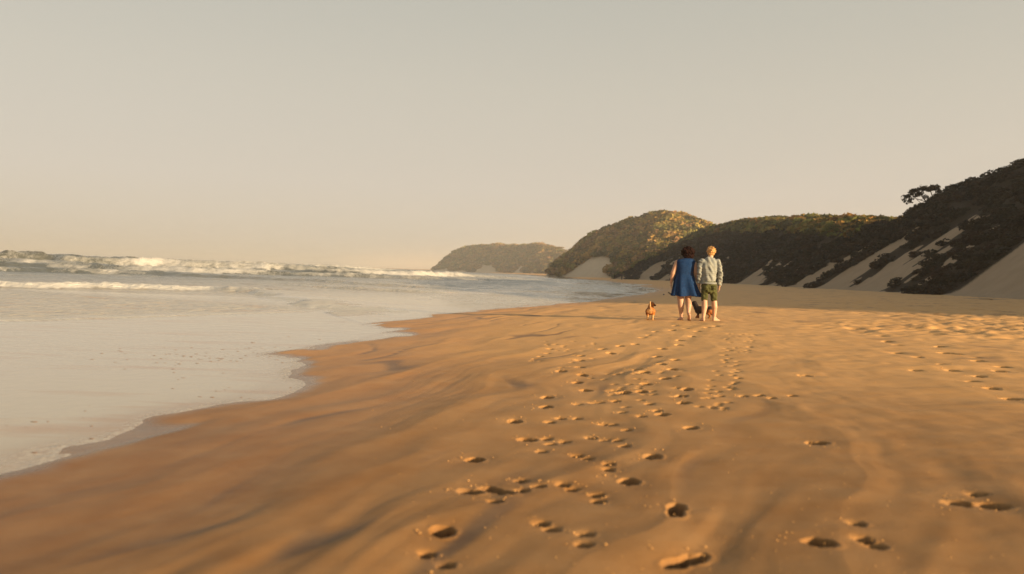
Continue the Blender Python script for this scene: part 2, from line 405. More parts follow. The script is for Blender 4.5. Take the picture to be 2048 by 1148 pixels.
breaker([(560, 47), (700, 45), (800, 43), (900, 43), (960, 46)], [.05, .13, .12, .1, .02], [.3, .5, .5, .4, .2], 3, .2, 9)
# thin leading edge of the last wash
n_ = len(SX)
fl = [(-300, 15.0), (0, 15.2), (100, 15.6), (300, 17.6), (450, 19.4), (600, 21.3), (690, 23), (800, 26)]
P_ = np.array([(ae(px, 574)[0] * yy, yy) for px, yy in fl])
dd, par = poly_field(P_, SX, SY); dd = dd + 0.25 * fbm(SX * .5, SY * .5, 3, 71)
SZ += 0.022 * sstep(0, 0.12, dd) * np.interp(par, range(8), [1, 1, 1, 1, 1, .8, .3, 0])
foam = np.maximum(foam, np.exp(-((dd - 0.12) / 0.13) ** 2) * np.interp(par, range(8), [1, 1, .9, .9, .9, .8, .6, .1]))
chopm = sstep(0.0, 1.2, dd) * (1 - sstep(5.5, 7, par))
chop = np.maximum(chopm, sstep(30, 60, dist) * sstep(8, 20, off) )
chop = np.where((SY > 30), np.maximum(chop, sstep(6, 16, off)), chop)
# swell, chop
far = sstep(60, 160, dist)
SZ += far * 0.35 * fbm(SX / 30, SY / 14, 3, 75)
SZ += chop * (0.055 * fbm(SX * 1.1, SY * .8, 3, 76) * (1 - .4 * far) + sstep(25, 60, dist) * (0.10 * fbm(SX * .28, SY * .2, 4, 77, .6) + far * .12 * fbm(SX * .22, SY * .22, 3, 79, .65)))
SZ += chop * 0.010 * fbm(SX * 4, SY * 3, 2, 78) * np.exp(-dist / 60)
# far water settles to the level horizon
SZ *= 1 - sstep(400, 900, dist)
# broad milky foam left by broken waves
lace = fbm(SX * .22, SY * .10, 4, 85)
foam = np.maximum(foam, 0.62 * sstep(-0.12, 0.42, lace) * sstep(40, 60, dist) * (1 - sstep(110, 300, dist)) )
rf = sstep(0.02, .2, SX / SY + .24)
foam = np.maximum(foam, (0.46 + .3 * fbm(SX * .2, SY * .06, 3, 86)) * rf * sstep(26, 36, dist) * (1 - sstep(160, 320, dist)))
SZ += W
me = mesh_np('sea', np.stack([SX, SY, SZ], -1).reshape(-1, 3), grid_faces(*SX.shape))
set_attr(me, 'foam', foam); set_attr(me, 'chop', chop)
milk = 1 - sstep(3, 45, off)
set_attr(me, 'milk', milk)
set_attr(me, 'edge', np.exp(-np.maximum(SZ - (sb + relief(SX, SY, ss)), 0) / 0.012) * (dist < 60))
print('sea', SX.shape, len(me.polygons))
s = NT('sea_water')
fa, ca_, ma, ea = (s.attr(k).outputs['Fac'] for k in ('foam', 'chop', 'milk', 'edge'))
deep = (0.095, 0.098, 0.080)
lo_ = s.noise(1.3, 5, .6, scl=(.35, 1.6, 1)); c = s.mix(ma, deep, s.mix(s.rng(lo_, .52, .66, 0, .75), (0.42, 0.37, 0.285), (0.36, 0.22, 0.115)))
nf = s.noise(5.5, 6, 0.7, scl=(1, .6, 1)); nf2 = s.noise(0.9, 5, 0.65, scl=(1, .5, 1))
ff = s.math('ADD', fa, s.math('MULTIPLY', s.math('SUBTRACT', nf2, 0.5), 1.1))
ff = s.math('ADD', ff, s.math('MULTIPLY', s.math('SUBTRACT', nf, 0.5), 0.9))
gate = s.rng(fa, 0.02, 0.25)
fm = s.math('MULTIPLY', s.rng(ff, 0.34, 0.90), gate)
efo = s.math('MULTIPLY', s.rng(ea, 0.50, 0.92), s.rng(s.noise(14, 5, .75), 0.42, 0.56))
fm = s.math('MAXIMUM', fm, s.math('MULTIPLY', efo, .75))
c = s.mix(s.math('MULTIPLY', s.rng(ea, .05, .9), .7), c, (0.24, 0.14, 0.07))
c = s.mix(fm, c, (0.54, 0.525, 0.49))
s.set('Base Color', c)
s.set('IOR', 1.333)
s.set('Roughness', s.math('ADD', s.rng(fm, 0, 1, 0.09, 0.75), s.rng(ca_, 0, 1, 0, 0.08)))
w1 = s.noise(3.2, 4, 0.6, scl=(1, .8, 1)); w2 = s.noise(13, 3, 0.6)
b0 = s.bump(lo_, 0.05, 0.05); b1 = s.bump(w1, s.rng(ca_, 0, 1, 0.05, 0.8), 0.12, b0)
b2 = s.bump(w2, s.rng(ca_, 0, 1, 0.04, 0.4), 0.02, b1)
b3 = s.bump(nf, s.rng(fm, 0, 1, 0.0, 0.8), 0.05, b2)
s.l(b3, s.b.inputs['Normal'])
MAT_SEA = s.m
sea = link('sea', me, MAT_SEA); tag(sea, 'pale milky sea with foaming breakers rolling onto the beach', kind='structure')

# ------------------------------------------------------------------ dunes and headlands
SKY_PTS = [(855,546),(862,539),(888,520),(909,503),(926,495),(953,489),(975,490),(996,486),(1020,490),(1032,489),(1055,490),(1078,486),(1099,491),(1134,502),(1180,515),(1260,530)]
HILL_PTS = [(1060,562),(1079,551),(1093,538),(1108,524),(1136,504),(1159,487),(1187,465),(1222,451),(1265,433),(1284,429),(1323,418),(1345,419),(1362,421),(1398,438),(1425,448),(1460,462),(1520,480),(1600,500)]
RIDGE_PTS = [(1225,548),(1260,528),(1300,508),(1340,490),(1380,470),(1400,458),(1430,446),(1470,436),(1510,431),(1560,429),(1600,428),(1700,430),(1780,431),(1815,433),
             (1822,430),(1850,418),(1872,402),(1890,376),(1910,367),(1935,347),(1960,340),(1990,332),(2010,322),(2048,304),(2150,275),(2300,262),(2700,230)]
def skyline(pts, drop):
    A = [];E = []
    for px, py in pts:
        a, e = ae(px, py); A.append(a); E.append(e)
    return np.array(A), np.array(E) - drop
def scatter_grid(X, Y, Z, mask, n, g, jitter=0.0):
    """random points on a grid surface, weighted by area and mask"""
    dx = np.hypot(np.hypot(X[1:, :-1] - X[:-1, :-1], Y[1:, :-1] - Y[:-1, :-1]), Z[1:, :-1] - Z[:-1, :-1])
    dy = np.hypot(np.hypot(X[:-1, 1:] - X[:-1, :-1], Y[:-1, 1:] - Y[:-1, :-1]), Z[:-1, 1:] - Z[:-1, :-1])
    w = (dx * dy * mask[:-1, :-1]).ravel(); w = w / w.sum()
    c = g.choice(len(w), n, p=w); i, j = np.divmod(c, X.shape[1] - 1)
    u, v = g.random(n), g.random(n)
    def q(A): return (A[i, j] * (1 - u) + A[i + 1, j] * u) * (1 - v) + (A[i, j + 1] * (1 - u) + A[i + 1, j + 1] * u) * v
    return np.stack([q(X), q(Y), q(Z)], 1), i, j
def bush_proto(seed, n_leaf, leaf, flat=0.75):
    g = np.random.default_rng(seed)
    V = []; F = []
    # woody core dome
    bm = bmesh.new(); bmesh.ops.create_icosphere(bm, subdivisions=1, radius=0.72)
    vs = np.array([v.co[:] for v in bm.verts]); fs = [[v.index for v in f.verts] for f in bm.faces]; bm.free()
    vs *= (1 + 0.25 * g.standard_normal((len(vs), 1)) * 0.6); vs[:, 2] = vs[:, 2] * flat
    V += [tuple(p) for p in vs]; F += fs
    lobes = g.normal(0, 1, (7, 3)); lobes[:, 2] = np.abs(lobes[:, 2]); lobes /= np.linalg.norm(lobes, axis=1)[:, None]
    for k in range(n_leaf):
        d = g.normal(0, 1, 3); d[2] = abs(d[2]) - 0.25; d /= np.linalg.norm(d)
        r = 0.72 + 0.33 * np.max(lobes @ d) ** 3 + g.uniform(-.08, .08)
        c = d * r; c[2] *= flat
        nrm = d + g.normal(0, .6, 3); nrm /= np.linalg.norm(nrm)
        t = np.cross(nrm, g.normal(0, 1, 3)); t /= np.linalg.norm(t); b = np.cross(nrm, t)
        sz = leaf * g.uniform(.6, 1.3); i0 = len(V)
        for q in (t * sz, -t * sz * .5 + b * sz * .85, -t * sz * .5 - b * sz * .85): V.append(tuple(c + q))
        F.append([i0, i0 + 1, i0 + 2])
    return np.array(V), np.array(F)
PROTO_FAR = [bush_proto(100 + k, 70, 0.30) for k in range(5)]
PROTO_NEAR = [bush_proto(200 + k, 115, 0.21) for k in range(5)]
def bushes(name, P, size, protos, mat, cols, label, squash=(0.6, 1.1)):
    g = np.random.default_rng(len(P)); VV = []; FF = []; CC = []; o = 0
    kinds = g.integers(0, len(protos), len(P))
    for k, (pv, pf) in enumerate(protos):
        S = np.where(kinds == k)[0]; n = len(S)
        if not n: continue
        a = g.random(n) * math.tau; c_, s_ = np.cos(a)[:, None], np.sin(a)[:, None]
        sz = size[S][:, None]; zz = g.uniform(*squash, n)[:, None]
        x = (pv[:, 0] * c_ - pv[:, 1] * s_) * sz + P[S, 0][:, None]; y = (pv[:, 0] * s_ + pv[:, 1] * c_) * sz + P[S, 1][:, None]
        z = pv[:, 2][None, :] * sz * zz + P[S, 2][:, None] + sz * .1
        VV.append(np.stack([x, y, z], -1).reshape(-1, 3))
        FF.append((pf[None] + (np.arange(n) * len(pv))[:, None, None] + o).reshape(-1, 3)); o += n * len(pv)
        ci = cols[g.integers(0, len(cols), n)] * g.uniform(.75, 1.3, (n, 1))
        cc = np.repeat(ci[:, None, :], len(pv), 1) * g.uniform(.8, 1.2, (n, len(pv), 1))
        CC.append(cc.reshape(-1, 3))
    me = mesh_np(name, np.concatenate(VV), np.concatenate(FF)); set_col(me, 'tint', np.concatenate(CC))
    ob = link(name, me, mat, smooth=False); tag(ob, label, 'bushes', kind='stuff')
    print(name, len(P), len(me.polygons)); return ob
s = NT('leaf_mass')
c = s.attr('tint').outputs['Color']; s.set('Base Color', c); s.set('Roughness', 0.75); s.set('Specular IOR Level', 0.15)
tr = s.n('ShaderNodeBsdfTranslucent'); s.l(c, tr.inputs[0]); mx = s.n('ShaderNodeMixShader'); mx.inputs[0].default_value = 0.25
s.l(s.b.outputs[0], mx.inputs[1]); s.l(tr.outputs[0], mx.inputs[2]); s.l(mx.outputs[0], s.o.inputs[0])
MAT_LEAF = s.m
def dune_mat(nm, sa, sb):
  s = NT(nm)
  va = s.attr('veg').outputs['Fac']
  n1 = s.noise(0.6, 6, .65); n2 = s.noise(5, 5, .7)
  sandc = s.mix(s.rng(n1, .3, .7, 0, .7), sa, sb)
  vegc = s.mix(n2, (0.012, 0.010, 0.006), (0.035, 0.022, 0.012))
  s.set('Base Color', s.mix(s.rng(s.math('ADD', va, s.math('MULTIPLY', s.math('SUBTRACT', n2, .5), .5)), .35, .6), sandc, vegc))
  s.set('Roughness', 0.9); s.set('Specular IOR Level', .15)
  s.l(s.bump(n2, .5, .15), s.b.inputs['Normal'])
  return s.m
MAT_DUNE = dune_mat('dune_ground', (0.33, 0.24, 0.155), (0.24, 0.175, 0.11))  # ridge sand darkened: its shade is put into the colour
MAT_DUNE2 = dune_mat('pale_dune_ground', (0.56, 0.45, 0.32), (0.46, 0.36, 0.24))  # same sand, painted paler for the brighter hazy hills
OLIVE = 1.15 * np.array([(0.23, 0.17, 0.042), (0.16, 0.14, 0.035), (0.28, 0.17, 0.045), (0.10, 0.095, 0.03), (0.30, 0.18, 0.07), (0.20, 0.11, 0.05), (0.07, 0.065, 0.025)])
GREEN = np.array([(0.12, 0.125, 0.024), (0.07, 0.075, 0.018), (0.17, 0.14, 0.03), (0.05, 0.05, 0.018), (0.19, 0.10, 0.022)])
DARK = np.array([(0.011, 0.011, 0.005), (0.018, 0.014, 0.006), (0.007, 0.006, 0.003), (0.024, 0.014, 0.008)])  # near-black leaves: the dune's shade is painted into the colour

# main dune ridge along the beach: swept profile
fy = np.array([-31, -18, -2, 12, 25, 45, 80, 120, 165, 200, 225, 240.]); fx = np.array([54, 47.5, 39.5, 34, 31, 29.5, 33, 37.5, 39.5, 36, 31.5, 27.])
nV = 420; tt = np.linspace(0, 1, nV)
seg = np.concatenate([[0], np.cumsum(np.hypot(np.diff(fx), np.diff(fy)))]); L = seg[-1]
q = tt ** 1.0 * L
FX = np.interp(q, seg, fx); FY = np.interp(q, seg, fy)
ker = np.ones(31) / 31
FXs = np.convolve(np.pad(FX, 15, 'edge'), ker, 'valid'); FYs = np.convolve(np.pad(FY, 15, 'edge'), ker, 'valid')
tx = np.gradient(FXs); ty = np.gradient(FYs); tl = np.hypot(tx, ty); NX, NY = ty / tl, -tx / tl
NX = np.convolve(np.pad(NX, 30, 'edge'), np.ones(61) / 61, 'valid'); NY = np.convolve(np.pad(NY, 30, 'edge'), np.ones(61) / 61, 'valid')
rA, rE = skyline(RIDGE_PTS, 0.0)
zf = np.array([beach_base(a, b)[0] for a, b in zip(FXs, FYs)])
zc = np.full(nV, 14.0)
for it in range(40):
    w = (zc - zf) / 0.68
    cx_, cy_ = FXs + w * NX, FYs + w * NY
    a = np.where(cy_ > 5, cx_ / np.maximum(cy_, 5), 9)
    e = np.interp(a, rA, rE)
    zt = np.where(a > 0.80, 15.5, 1 + (e - 0.9 / np.maximum(cy_, 30)) * np.maximum(cy_, 1) )
    zt = np.clip(zt, 2, 20)
    zc = zc * .7 + zt * .3
endcap = sstep(0, 7, q)            # dune stops short at its near end (a gully out of frame)
far_end = 1 - sstep(L - 12, L, q) * .6
ns = 150; sv = np.concatenate([np.linspace(-0.12, 1.15, 95), np.linspace(1.18, 5, 55)])
Vg = q[:, None] * np.ones(ns)[None]; T = np.ones(nV)[:, None] * sv[None]
w2 = w[:, None] * T
prof = np.where(T < 0, 0, np.where(T < 1.0, T, 1.0))
prof = sstep(0, 1, 0) + prof
rounded = np.where(T < 0.12, T * T / 0.24 * (T > 0), T - 0.06) / 0.94
rounded = np.where(T > 0.86, 1.0 - 0.10 * np.exp(-(T - 0.86) / 0.10) * 1.0 + 0.0, rounded * (0.9 / ((0.86 - .06) / .94)))
prof = rounded * np.where(T > 1.2, 1 - 0.10 * sstep(1.2, 3.5, T), 1)
gul = fbm(Vg / 11 + 0.0, T * 0.5, 3, 130)
Zd = zf[:, None] - 0.15 + (zc - zf)[:, None] * prof * endcap[:, None] * far_end[:, None] 
Zd += (1.0 * gul * sstep(.15, .8, T) + 0.25 * fbm(Vg / 3, w2 / 5, 3, 131)) * endcap[:, None] * (1 - .7 * sstep(.8, 1.0, T) * (T < 1.5))
off_v = 2.0 * fbm(Vg / 14, T * .3, 2, 133) * (1 - sstep(.8, 1, T))
DX = FXs[:, None] + (w2 + off_v) * NX[:, None]; DY = FYs[:, None] + (w2 + off_v) * NY[:, None]
apx = 1024 + FPX * (FXs / np.maximum(FYs, 1))          # where each foot lies along the beach
wobT = T + 0.12 * perlin(Vg / 5, T * 4, 140) + .06 * perlin(Vg / 1.3, T * 14, 139)
bare = np.zeros_like(T)
lean = Vg + 2.2 * (T - .3)
n_st = perlin(lean / 2.2, T * 1.2, 141) * .6 + perlin(lean / 5.5, T * .8, 142)
bare = sstep(0.02, 0.16, n_st + .5 * fbm(Vg / 1.2, T * 7, 3, 148) + 0.34 - 1.75 * np.maximum(wobT, 0) / (0.95) - 1.2 * (FYs[:, None] < 72))
bare = np.maximum(bare, (1 - sstep(57.5, 61, FYs))[:, None] * (1 - sstep(.55, .75, wobT)))
for y0, wd, top in ((69.5, 1.6, .60), (79, 3.4, .55), (90, 2.4, .4), (101, 3.5, .42), (118, 3.0, .36), (137, 5, .34), (214, 6, .45), (196, 4, .3)):
    yc_ = FYs[:, None] + 2.4 * perlin(T * 4, Vg * 0 + y0, 145) + 1.6 * fbm(Vg / 1.6, T * 9, 3, 147)
    bare = np.maximum(bare, (1 - sstep(wd * .6, wd, np.abs(yc_ - y0) * (1 + wobT))) * (1 - sstep(top * .9, top * 1.1, wobT)))
veg = np.clip(1 - bare, 0, 1) * sstep(.02, .06, T + .02 * perlin(Vg / 2, T * 3, 146))
me = mesh_np('dune_ridge', np.stack([DX, DY, Zd], -1).reshape(-1, 3), grid_faces(nV, ns)); set_attr(me, 'veg', veg)
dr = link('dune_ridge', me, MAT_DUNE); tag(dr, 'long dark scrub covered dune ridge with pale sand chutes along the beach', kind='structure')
vis = (Vg > 80) & (T < 2.0) & (T > 0)
g = np.random.default_rng(5)
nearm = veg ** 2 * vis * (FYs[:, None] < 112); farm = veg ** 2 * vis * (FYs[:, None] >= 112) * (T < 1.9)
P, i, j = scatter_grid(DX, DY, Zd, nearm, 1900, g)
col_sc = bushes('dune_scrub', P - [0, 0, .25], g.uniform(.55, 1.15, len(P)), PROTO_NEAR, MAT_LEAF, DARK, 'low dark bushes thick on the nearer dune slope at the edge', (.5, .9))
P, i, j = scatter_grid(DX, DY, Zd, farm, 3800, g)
top_ = T[i, j] > .75  # crest takes the lit leaf colours, the face below the shade-darkened ones
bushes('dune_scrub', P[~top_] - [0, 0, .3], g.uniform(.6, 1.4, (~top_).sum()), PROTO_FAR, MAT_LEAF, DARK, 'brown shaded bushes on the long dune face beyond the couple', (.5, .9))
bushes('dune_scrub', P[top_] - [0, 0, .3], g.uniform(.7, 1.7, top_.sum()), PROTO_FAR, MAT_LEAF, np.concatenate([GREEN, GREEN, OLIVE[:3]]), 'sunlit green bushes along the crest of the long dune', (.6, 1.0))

def face_hill(name, pts, foot_a, foot_y, slope, seed, a0, a1, na, mat, gull, bare_fn, drop=0):
    A, E = skyline(pts, drop)
    a = np.linspace(a0, a1, na); yf = np.interp(a, foot_a, foot_y); e = np.interp(a, A, E)
    yf = np.convolve(np.pad(yf, 10, 'edge'), np.ones(21) / 21, 'valid')
    zc = (1 + e * yf) / (1 - e / slope); yc = yf + np.maximum(zc, 1) / slope
    t = np.concatenate([np.linspace(-.05, 1.1, 110), np.linspace(1.13, 4, 30)])
    Tm = np.ones(na)[:, None] * t[None]; Ym = yf[:, None] + (yc - yf)[:, None] * Tm
    Xm = a[:, None] * Ym
    pr = np.where(Tm < 1, np.clip(Tm, 0, 1) ** 0.92, 1 - .35 * sstep(1, 4, Tm))
    Zm = (zc[:, None] - .2) * pr
    am = gull * sstep(.05, .4, Tm) * (1 - .85 * np.exp(-((Tm - 1) / .12) ** 2))
    Zm = Zm + am * fbm(Xm / (gull * 9) + Ym / (gull * 14), Ym / (gull * 12), 3, seed) + am * .35 * fbm(Xm / (gull * 2.4), Ym / (gull * 3), 3, seed + 2)
    Zm = np.minimum(Zm, 1 + (e[:, None]) * Ym + 0 * Zm) 
    veg = bare_fn(Xm, Ym, Zm, Tm, a[:, None] * np.ones_like(Tm))
    me = mesh_np(name, np.stack([Xm, Ym, Zm - .1], -1).reshape(-1, 3), grid_faces(na, len(t))[:, ::-1]); set_attr(me, 'veg', veg)
    return link(name, me, mat), Xm, Ym, Zm, Tm, veg
def pxa(px): return ae(px, 550)[0]
def hill_veg(X, Y, Z, T, A):
    n = perlin((X - 1.3 * Z) / 7, Z / 9, 151) * .7 + perlin((X - 1.3 * Z) / 16, Z / 20, 152) + .35 * perlin(X / 3, Z / 3, 153)
    px = 1024 + FPX * A
    big = np.exp(-(((px - 1180 - (Z - 3) * 3.5) / 40) ** 2))
    b = sstep(-.05, .15, n * .6 + 1.0 * big - 0.085 * Z - .12 * (px < 1140))
    b = np.maximum(b, 1 - sstep(.6, 1.4, Z + .8 * n))
    return 1 - b * (Z < 12)
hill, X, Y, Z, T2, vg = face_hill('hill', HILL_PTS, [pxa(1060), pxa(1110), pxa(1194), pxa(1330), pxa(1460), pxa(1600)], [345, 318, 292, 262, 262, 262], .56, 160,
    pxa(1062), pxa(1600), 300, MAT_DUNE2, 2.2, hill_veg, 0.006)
tag(hill, 'tall rounded bushy hill lit gold behind the couple with a bare sand slope', kind='structure')
P, i, j = scatter_grid(X, Y, Z, vg ** 2 * (T2 < 1.3) * (T2 > .02), 3200, g)
bushes('hill_scrub', P - [0, 0, .5], g.uniform(1.2, 3.4, len(P)), PROTO_FAR, MAT_LEAF, OLIVE, 'golden olive bushes covering the tall rounded hill', (.6, 1.0))
def head_veg(X, Y, Z, T, A):
    n = perlin((X - 1.2 * Z) / 22, Z / 22, 161) + .5 * perlin(X / 9, Z / 9, 163)
    b = sstep(.2, .5, n - .10 * Z + .55)
    return 1 - b * (Z < 10)
head, X, Y, Z, T2, vg = face_hill('headland', SKY_PTS, [pxa(850), pxa(900), pxa(1000), pxa(1100), pxa(1260)], [960, 900, 830, 760, 700], .5, 170,
    pxa(858), pxa(1260), 260, MAT_DUNE2, 3.2, head_veg, 0.0022)
tag(head, 'low hazy bushy headland running into the sea in the far distance', kind='structure')
P, i, j = scatter_grid(X, Y, Z, vg ** 2 * (T2 < 1.3) * (T2 > .05), 2600, g)
bushes('headland_scrub', P - [0, 0, .8], g.uniform(2.6, 5.4, len(P)), PROTO_FAR, MAT_LEAF, OLIVE, 'hazy brown green bushes covering the far headland', (.5, .9))
#@@P2START
# ------------------------------------------------------------------ figures: shared modelling tools
def seg_mesh(bm, p0, p1, r0, r1, n=14):
    """a round cone with ball ends between two joints"""
    p0, p1 = Vector(p0), Vector(p1); d = p1 - p0; L = d.length
    for p, r in ((p0, r0), (p1, r1)):
        bmesh.ops.create_uvsphere(bm, u_segments=n, v_segments=max(6, n // 2), radius=r, matrix=Matrix.Translation(p))
    if L > 1e-5:
        m = Matrix.Translation((p0 + p1) / 2) @ d.to_track_quat('Z', 'Y').to_matrix().to_4x4()
        bmesh.ops.create_cone(bm, cap_ends=True, segments=n, radius1=r0, radius2=r1, depth=L, matrix=m)
def ball(bm, c, r, rot=(0, 0, 0), n=16):
    m = Matrix.Translation(c) @ Matrix.Rotation(rot[2], 4, 'Z') @ Matrix.Rotation(rot[1], 4, 'Y') @ Matrix.Rotation(rot[0], 4, 'X')
    m = m @ Matrix.Diagonal((r[0], r[1], r[2], 1))
    bmesh.ops.create_uvsphere(bm, u_segments=n, v_segments=n // 2 + 2, radius=1, matrix=m)
def fuse(name, bm, voxel, smooth, mat, parent, disp=None, colour=None):
    """melts the overlapping forms into one continuous skin"""
    me = bpy.data.meshes.new(name + '_raw'); bm.to_mesh(me); bm.free()
    t = bpy.data.objects.new('t', me); COL.objects.link(t)
    r = t.modifiers.new('r', 'REMESH'); r.mode = 'VOXEL'; r.voxel_size = voxel; r.use_smooth_shade = True
    if smooth:
        q = t.modifiers.new('s', 'SMOOTH'); q.iterations = smooth; q.factor = 0.5
    dg = bpy.context.evaluated_depsgraph_get(); dg.update()
    out = bpy.data.meshes.new_from_object(t.evaluated_get(dg)); out.name = name
    bpy.data.objects.remove(t); bpy.data.meshes.remove(me)
    n = len(out.vertices); co = np.empty(n * 3, np.float32); out.vertices.foreach_get('co', co); co = co.reshape(-1, 3)
    if disp is not None:
        no = np.empty(n * 3, np.float32); out.vertices.foreach_get('normal', no); no = no.reshape(-1, 3)
        co = co + no * disp(co, no)[:, None]; out.vertices.foreach_set('co', co.astype(np.float32).ravel()); out.update()
    out.materials.clear()
    if colour is not None: set_col(out, 'tint', colour(co))
    return link(name, out, mat, parent)
def tube_seg_hand(bm, wrist, fwd, side, thumb_sign, curl, k=1.0):
    """palm and five fingers; fwd = along the fingers, side = across the palm"""
    w = Vector(wrist); f = Vector(fwd).normalized(); s_ = Vector(side); s_ = (s_ - f * s_.dot(f)).normalized(); n = f.cross(s_) * curl
    for a in (-.026, -.009, .009, .026):
        seg_mesh(bm, w + s_ * a * .6 * k, w + f * .078 * k + s_ * a * k, .013 * k, .0105 * k, 8)
    for a, L in ((-.028, .060), (-.0095, .074), (.0095, .079), (.028, .070)):
        p = w + f * .080 * k + s_ * a * k; q = p + (f * .55 + n * .30) * L * k; r = q + (f * .25 + n * .55) * L * .7 * k
        seg_mesh(bm, p, q, .0092 * k, .0085 * k, 8); seg_mesh(bm, q, r, .0085 * k, .007 * k, 8)
    b = w + f * .018 * k + s_ * thumb_sign * .024 * k
    q = b + (s_ * thumb_sign * .030 + f * .032 + n * .012) * k; r = q + (f * .032 + n * .012) * k
    seg_mesh(bm, b, q, .0125 * k, .0105 * k, 8); seg_mesh(bm, q, r, .0105 * k, .0085 * k, 8)
def foot(bm, ankle, heel, toe, up=(0, 0, 1), k=1.0):
    """bare foot from the ankle joint down to heel and toes"""
    a, h, t = Vector(ankle), Vector(heel), Vector(toe); d = (t - h).normalized(); s_ = d.cross(Vector(up)).normalized(); u = s_.cross(d)
    h2 = h + u * .026; ball_ = h + (t - h) * .70 + u * .022
    seg_mesh(bm, a, h2, .036 * k, .030 * k, 12); seg_mesh(bm, a, ball_, .034 * k, .024 * k, 12)
    seg_mesh(bm, h2, ball_ + s_ * .016, .028 * k, .024 * k, 12); seg_mesh(bm, h2, ball_ - s_ * .016, .026 * k, .024 * k, 12)
    for i, a_ in enumerate((-.034, -.017, 0, .015, .030)):
        b = h + (t - h) * .74 + s_ * a_ * k + u * .016; L = (.075, .078, .074, .066, .056)[i]
        seg_mesh(bm, b, b + d * L * .8, .014 * k, .011 * k, 8)
def loft(name, rings, n, mat, parent, fold=None, thick=0.004, cap=False):
    """cloth skin from ellipse rings (x, y, z, rx, ry); fold(theta, k) pushes it in and out"""
    V = []; m = len(rings)
    for k, (x, y, z, rx, ry) in enumerate(rings):
        for i in range(n):
            t = math.tau * i / n; f = 1 + (fold(t, k / (m - 1)) if fold else 0)
            c_, s_ = math.cos(t), math.sin(t); e = 0.86
            V.append((x + rx * f * math.copysign(abs(c_) ** e, c_), y + ry * f * math.copysign(abs(s_) ** e, s_), z + (zf_(t, k) if (zf_ := LOFT_Z) else 0)))
    F = []
    for k in range(m - 1):
        for i in range(n):
            a, b = k * n + i, k * n + (i + 1) % n; F.append((a, b, b + n, a + n))
    if cap: F.append(tuple(range((m - 1) * n, m * n)))
    me = bpy.data.meshes.new(name); me.from_pydata(V, [], F); me.update()
    o = link(name, me, mat, parent)
    sd_ = o.modifiers.new('cloth', 'SOLIDIFY'); sd_.thickness = thick; sd_.offset = 0
    return o
LOFT_Z = None
def resample(rings, m):
    A = np.array(rings); k = len(A); t = np.linspace(0, k - 1, m)
    out = []
    for v in t:
        i = min(int(v), k - 2); f = v - i
        p0, p1, p2, p3 = A[max(i - 1, 0)], A[i], A[i + 1], A[min(i + 2, k - 1)]
        out.append(0.5 * ((2 * p1) + (-p0 + p2) * f + (2 * p0 - 5 * p1 + 4 * p2 - p3) * f ** 2 + (-p0 + 3 * p1 - 3 * p2 + p3) * f ** 3))
    return out
def simple(name, col, rough=.7, spec=.3, sss=0.0, nscale=None, namp=.2, col2=None, bump=0, sheen=0):
    s = NT(name); c = col
    if nscale:
        nz = s.noise(nscale, 4, .6); c = s.mix(s.rng(nz, .3, .7, 0, 1), col, col2 or tuple(v * (1 - namp) for v in col))
        if bump: s.l(s.bump(nz, .5, bump), s.b.inputs['Normal'])
    s.set('Base Color', c); s.set('Roughness', rough); s.set('Specular IOR Level', spec)
    if sss:
        s.set('Subsurface Weight', sss); s.b.inputs['Subsurface Radius'].default_value = (.02, .008, .004); s.b.inputs['Subsurface Scale'].default_value = .6
    if sheen: s.set('Sheen Weight', sheen)
    return s.m
SKIN = simple('skin_fair', (0.50, 0.29, 0.19), .5, .35, .1, 9, .18)
SKIN2 = simple('skin_fair_warm', (0.52, 0.31, 0.20), .5, .35, .1, 9, .18)
DRESS = simple('blue_denim_dress', (0.003, 0.016, 0.062), .85, .1, 0, 26, .5, (0.012, 0.042, 0.12), .003)
CURLS = simple('dark_auburn_hair', (0.016, 0.0035, 0.002), .8, .12, 0, 60, .6)
BLOND = simple('blond_hair', (0.55, 0.31, 0.10), .5, .4, 0, 45, .6, (0.30, 0.15, 0.045))
JACKET = simple('faded_denim', (0.27, 0.275, 0.24), .85, .15, 0, 9, .3, (0.15, 0.17, 0.175), .004, .2)
OLIVE_C = simple('olive_cotton', (0.075, 0.078, 0.028), .85, .15, 0, 18, .4, (0.05, 0.052, 0.018), .003)
DARKC = simple('dark_cloth', (0.04, 0.035, 0.03), .8, .2)
BUTTON = simple('brass_button', (0.35, 0.24, 0.10), .4, .5)
EYE = simple('eye', (0.05, 0.04, 0.03), .2, .5)
def place(px, py, z_guess=0.0):
    x, y = on_plane(px, py, z_guess)
    for _ in range(6): x, y = on_plane(px, py, float(ground(x, y)))
    return x, y, float(ground(x, y))
def face(bm, c, fwd, R_=0.1):
    """nose, brow, lips and ears on a head centred at c looking along fwd"""
    c = Vector(c); f = Vector(fwd).normalized(); s_ = f.cross(Vector((0, 0, 1))).normalized(); u = s_.cross(f)
    seg_mesh(bm, c + f * .092 + u * .012, c + f * .112 - u * .022, .009, .013, 8)
    seg_mesh(bm, c + f * .090 - u * .055 - s_ * .018, c + f * .090 - u * .055 + s_ * .018, .008, .008, 8)
    seg_mesh(bm, c + f * .084 + u * .026 - s_ * .03, c + f * .084 + u * .026 + s_ * .03, .010, .010, 8)
    seg_mesh(bm, c + f * .062 - u * .095, c + f * .035 - u * .095, .024, .03, 10)
    for k in (-1, 1): ball(bm, c + s_ * k * .077 - u * .012, (.010, .020, .032), (0, 0, 0), 8)
    return f, s_, u
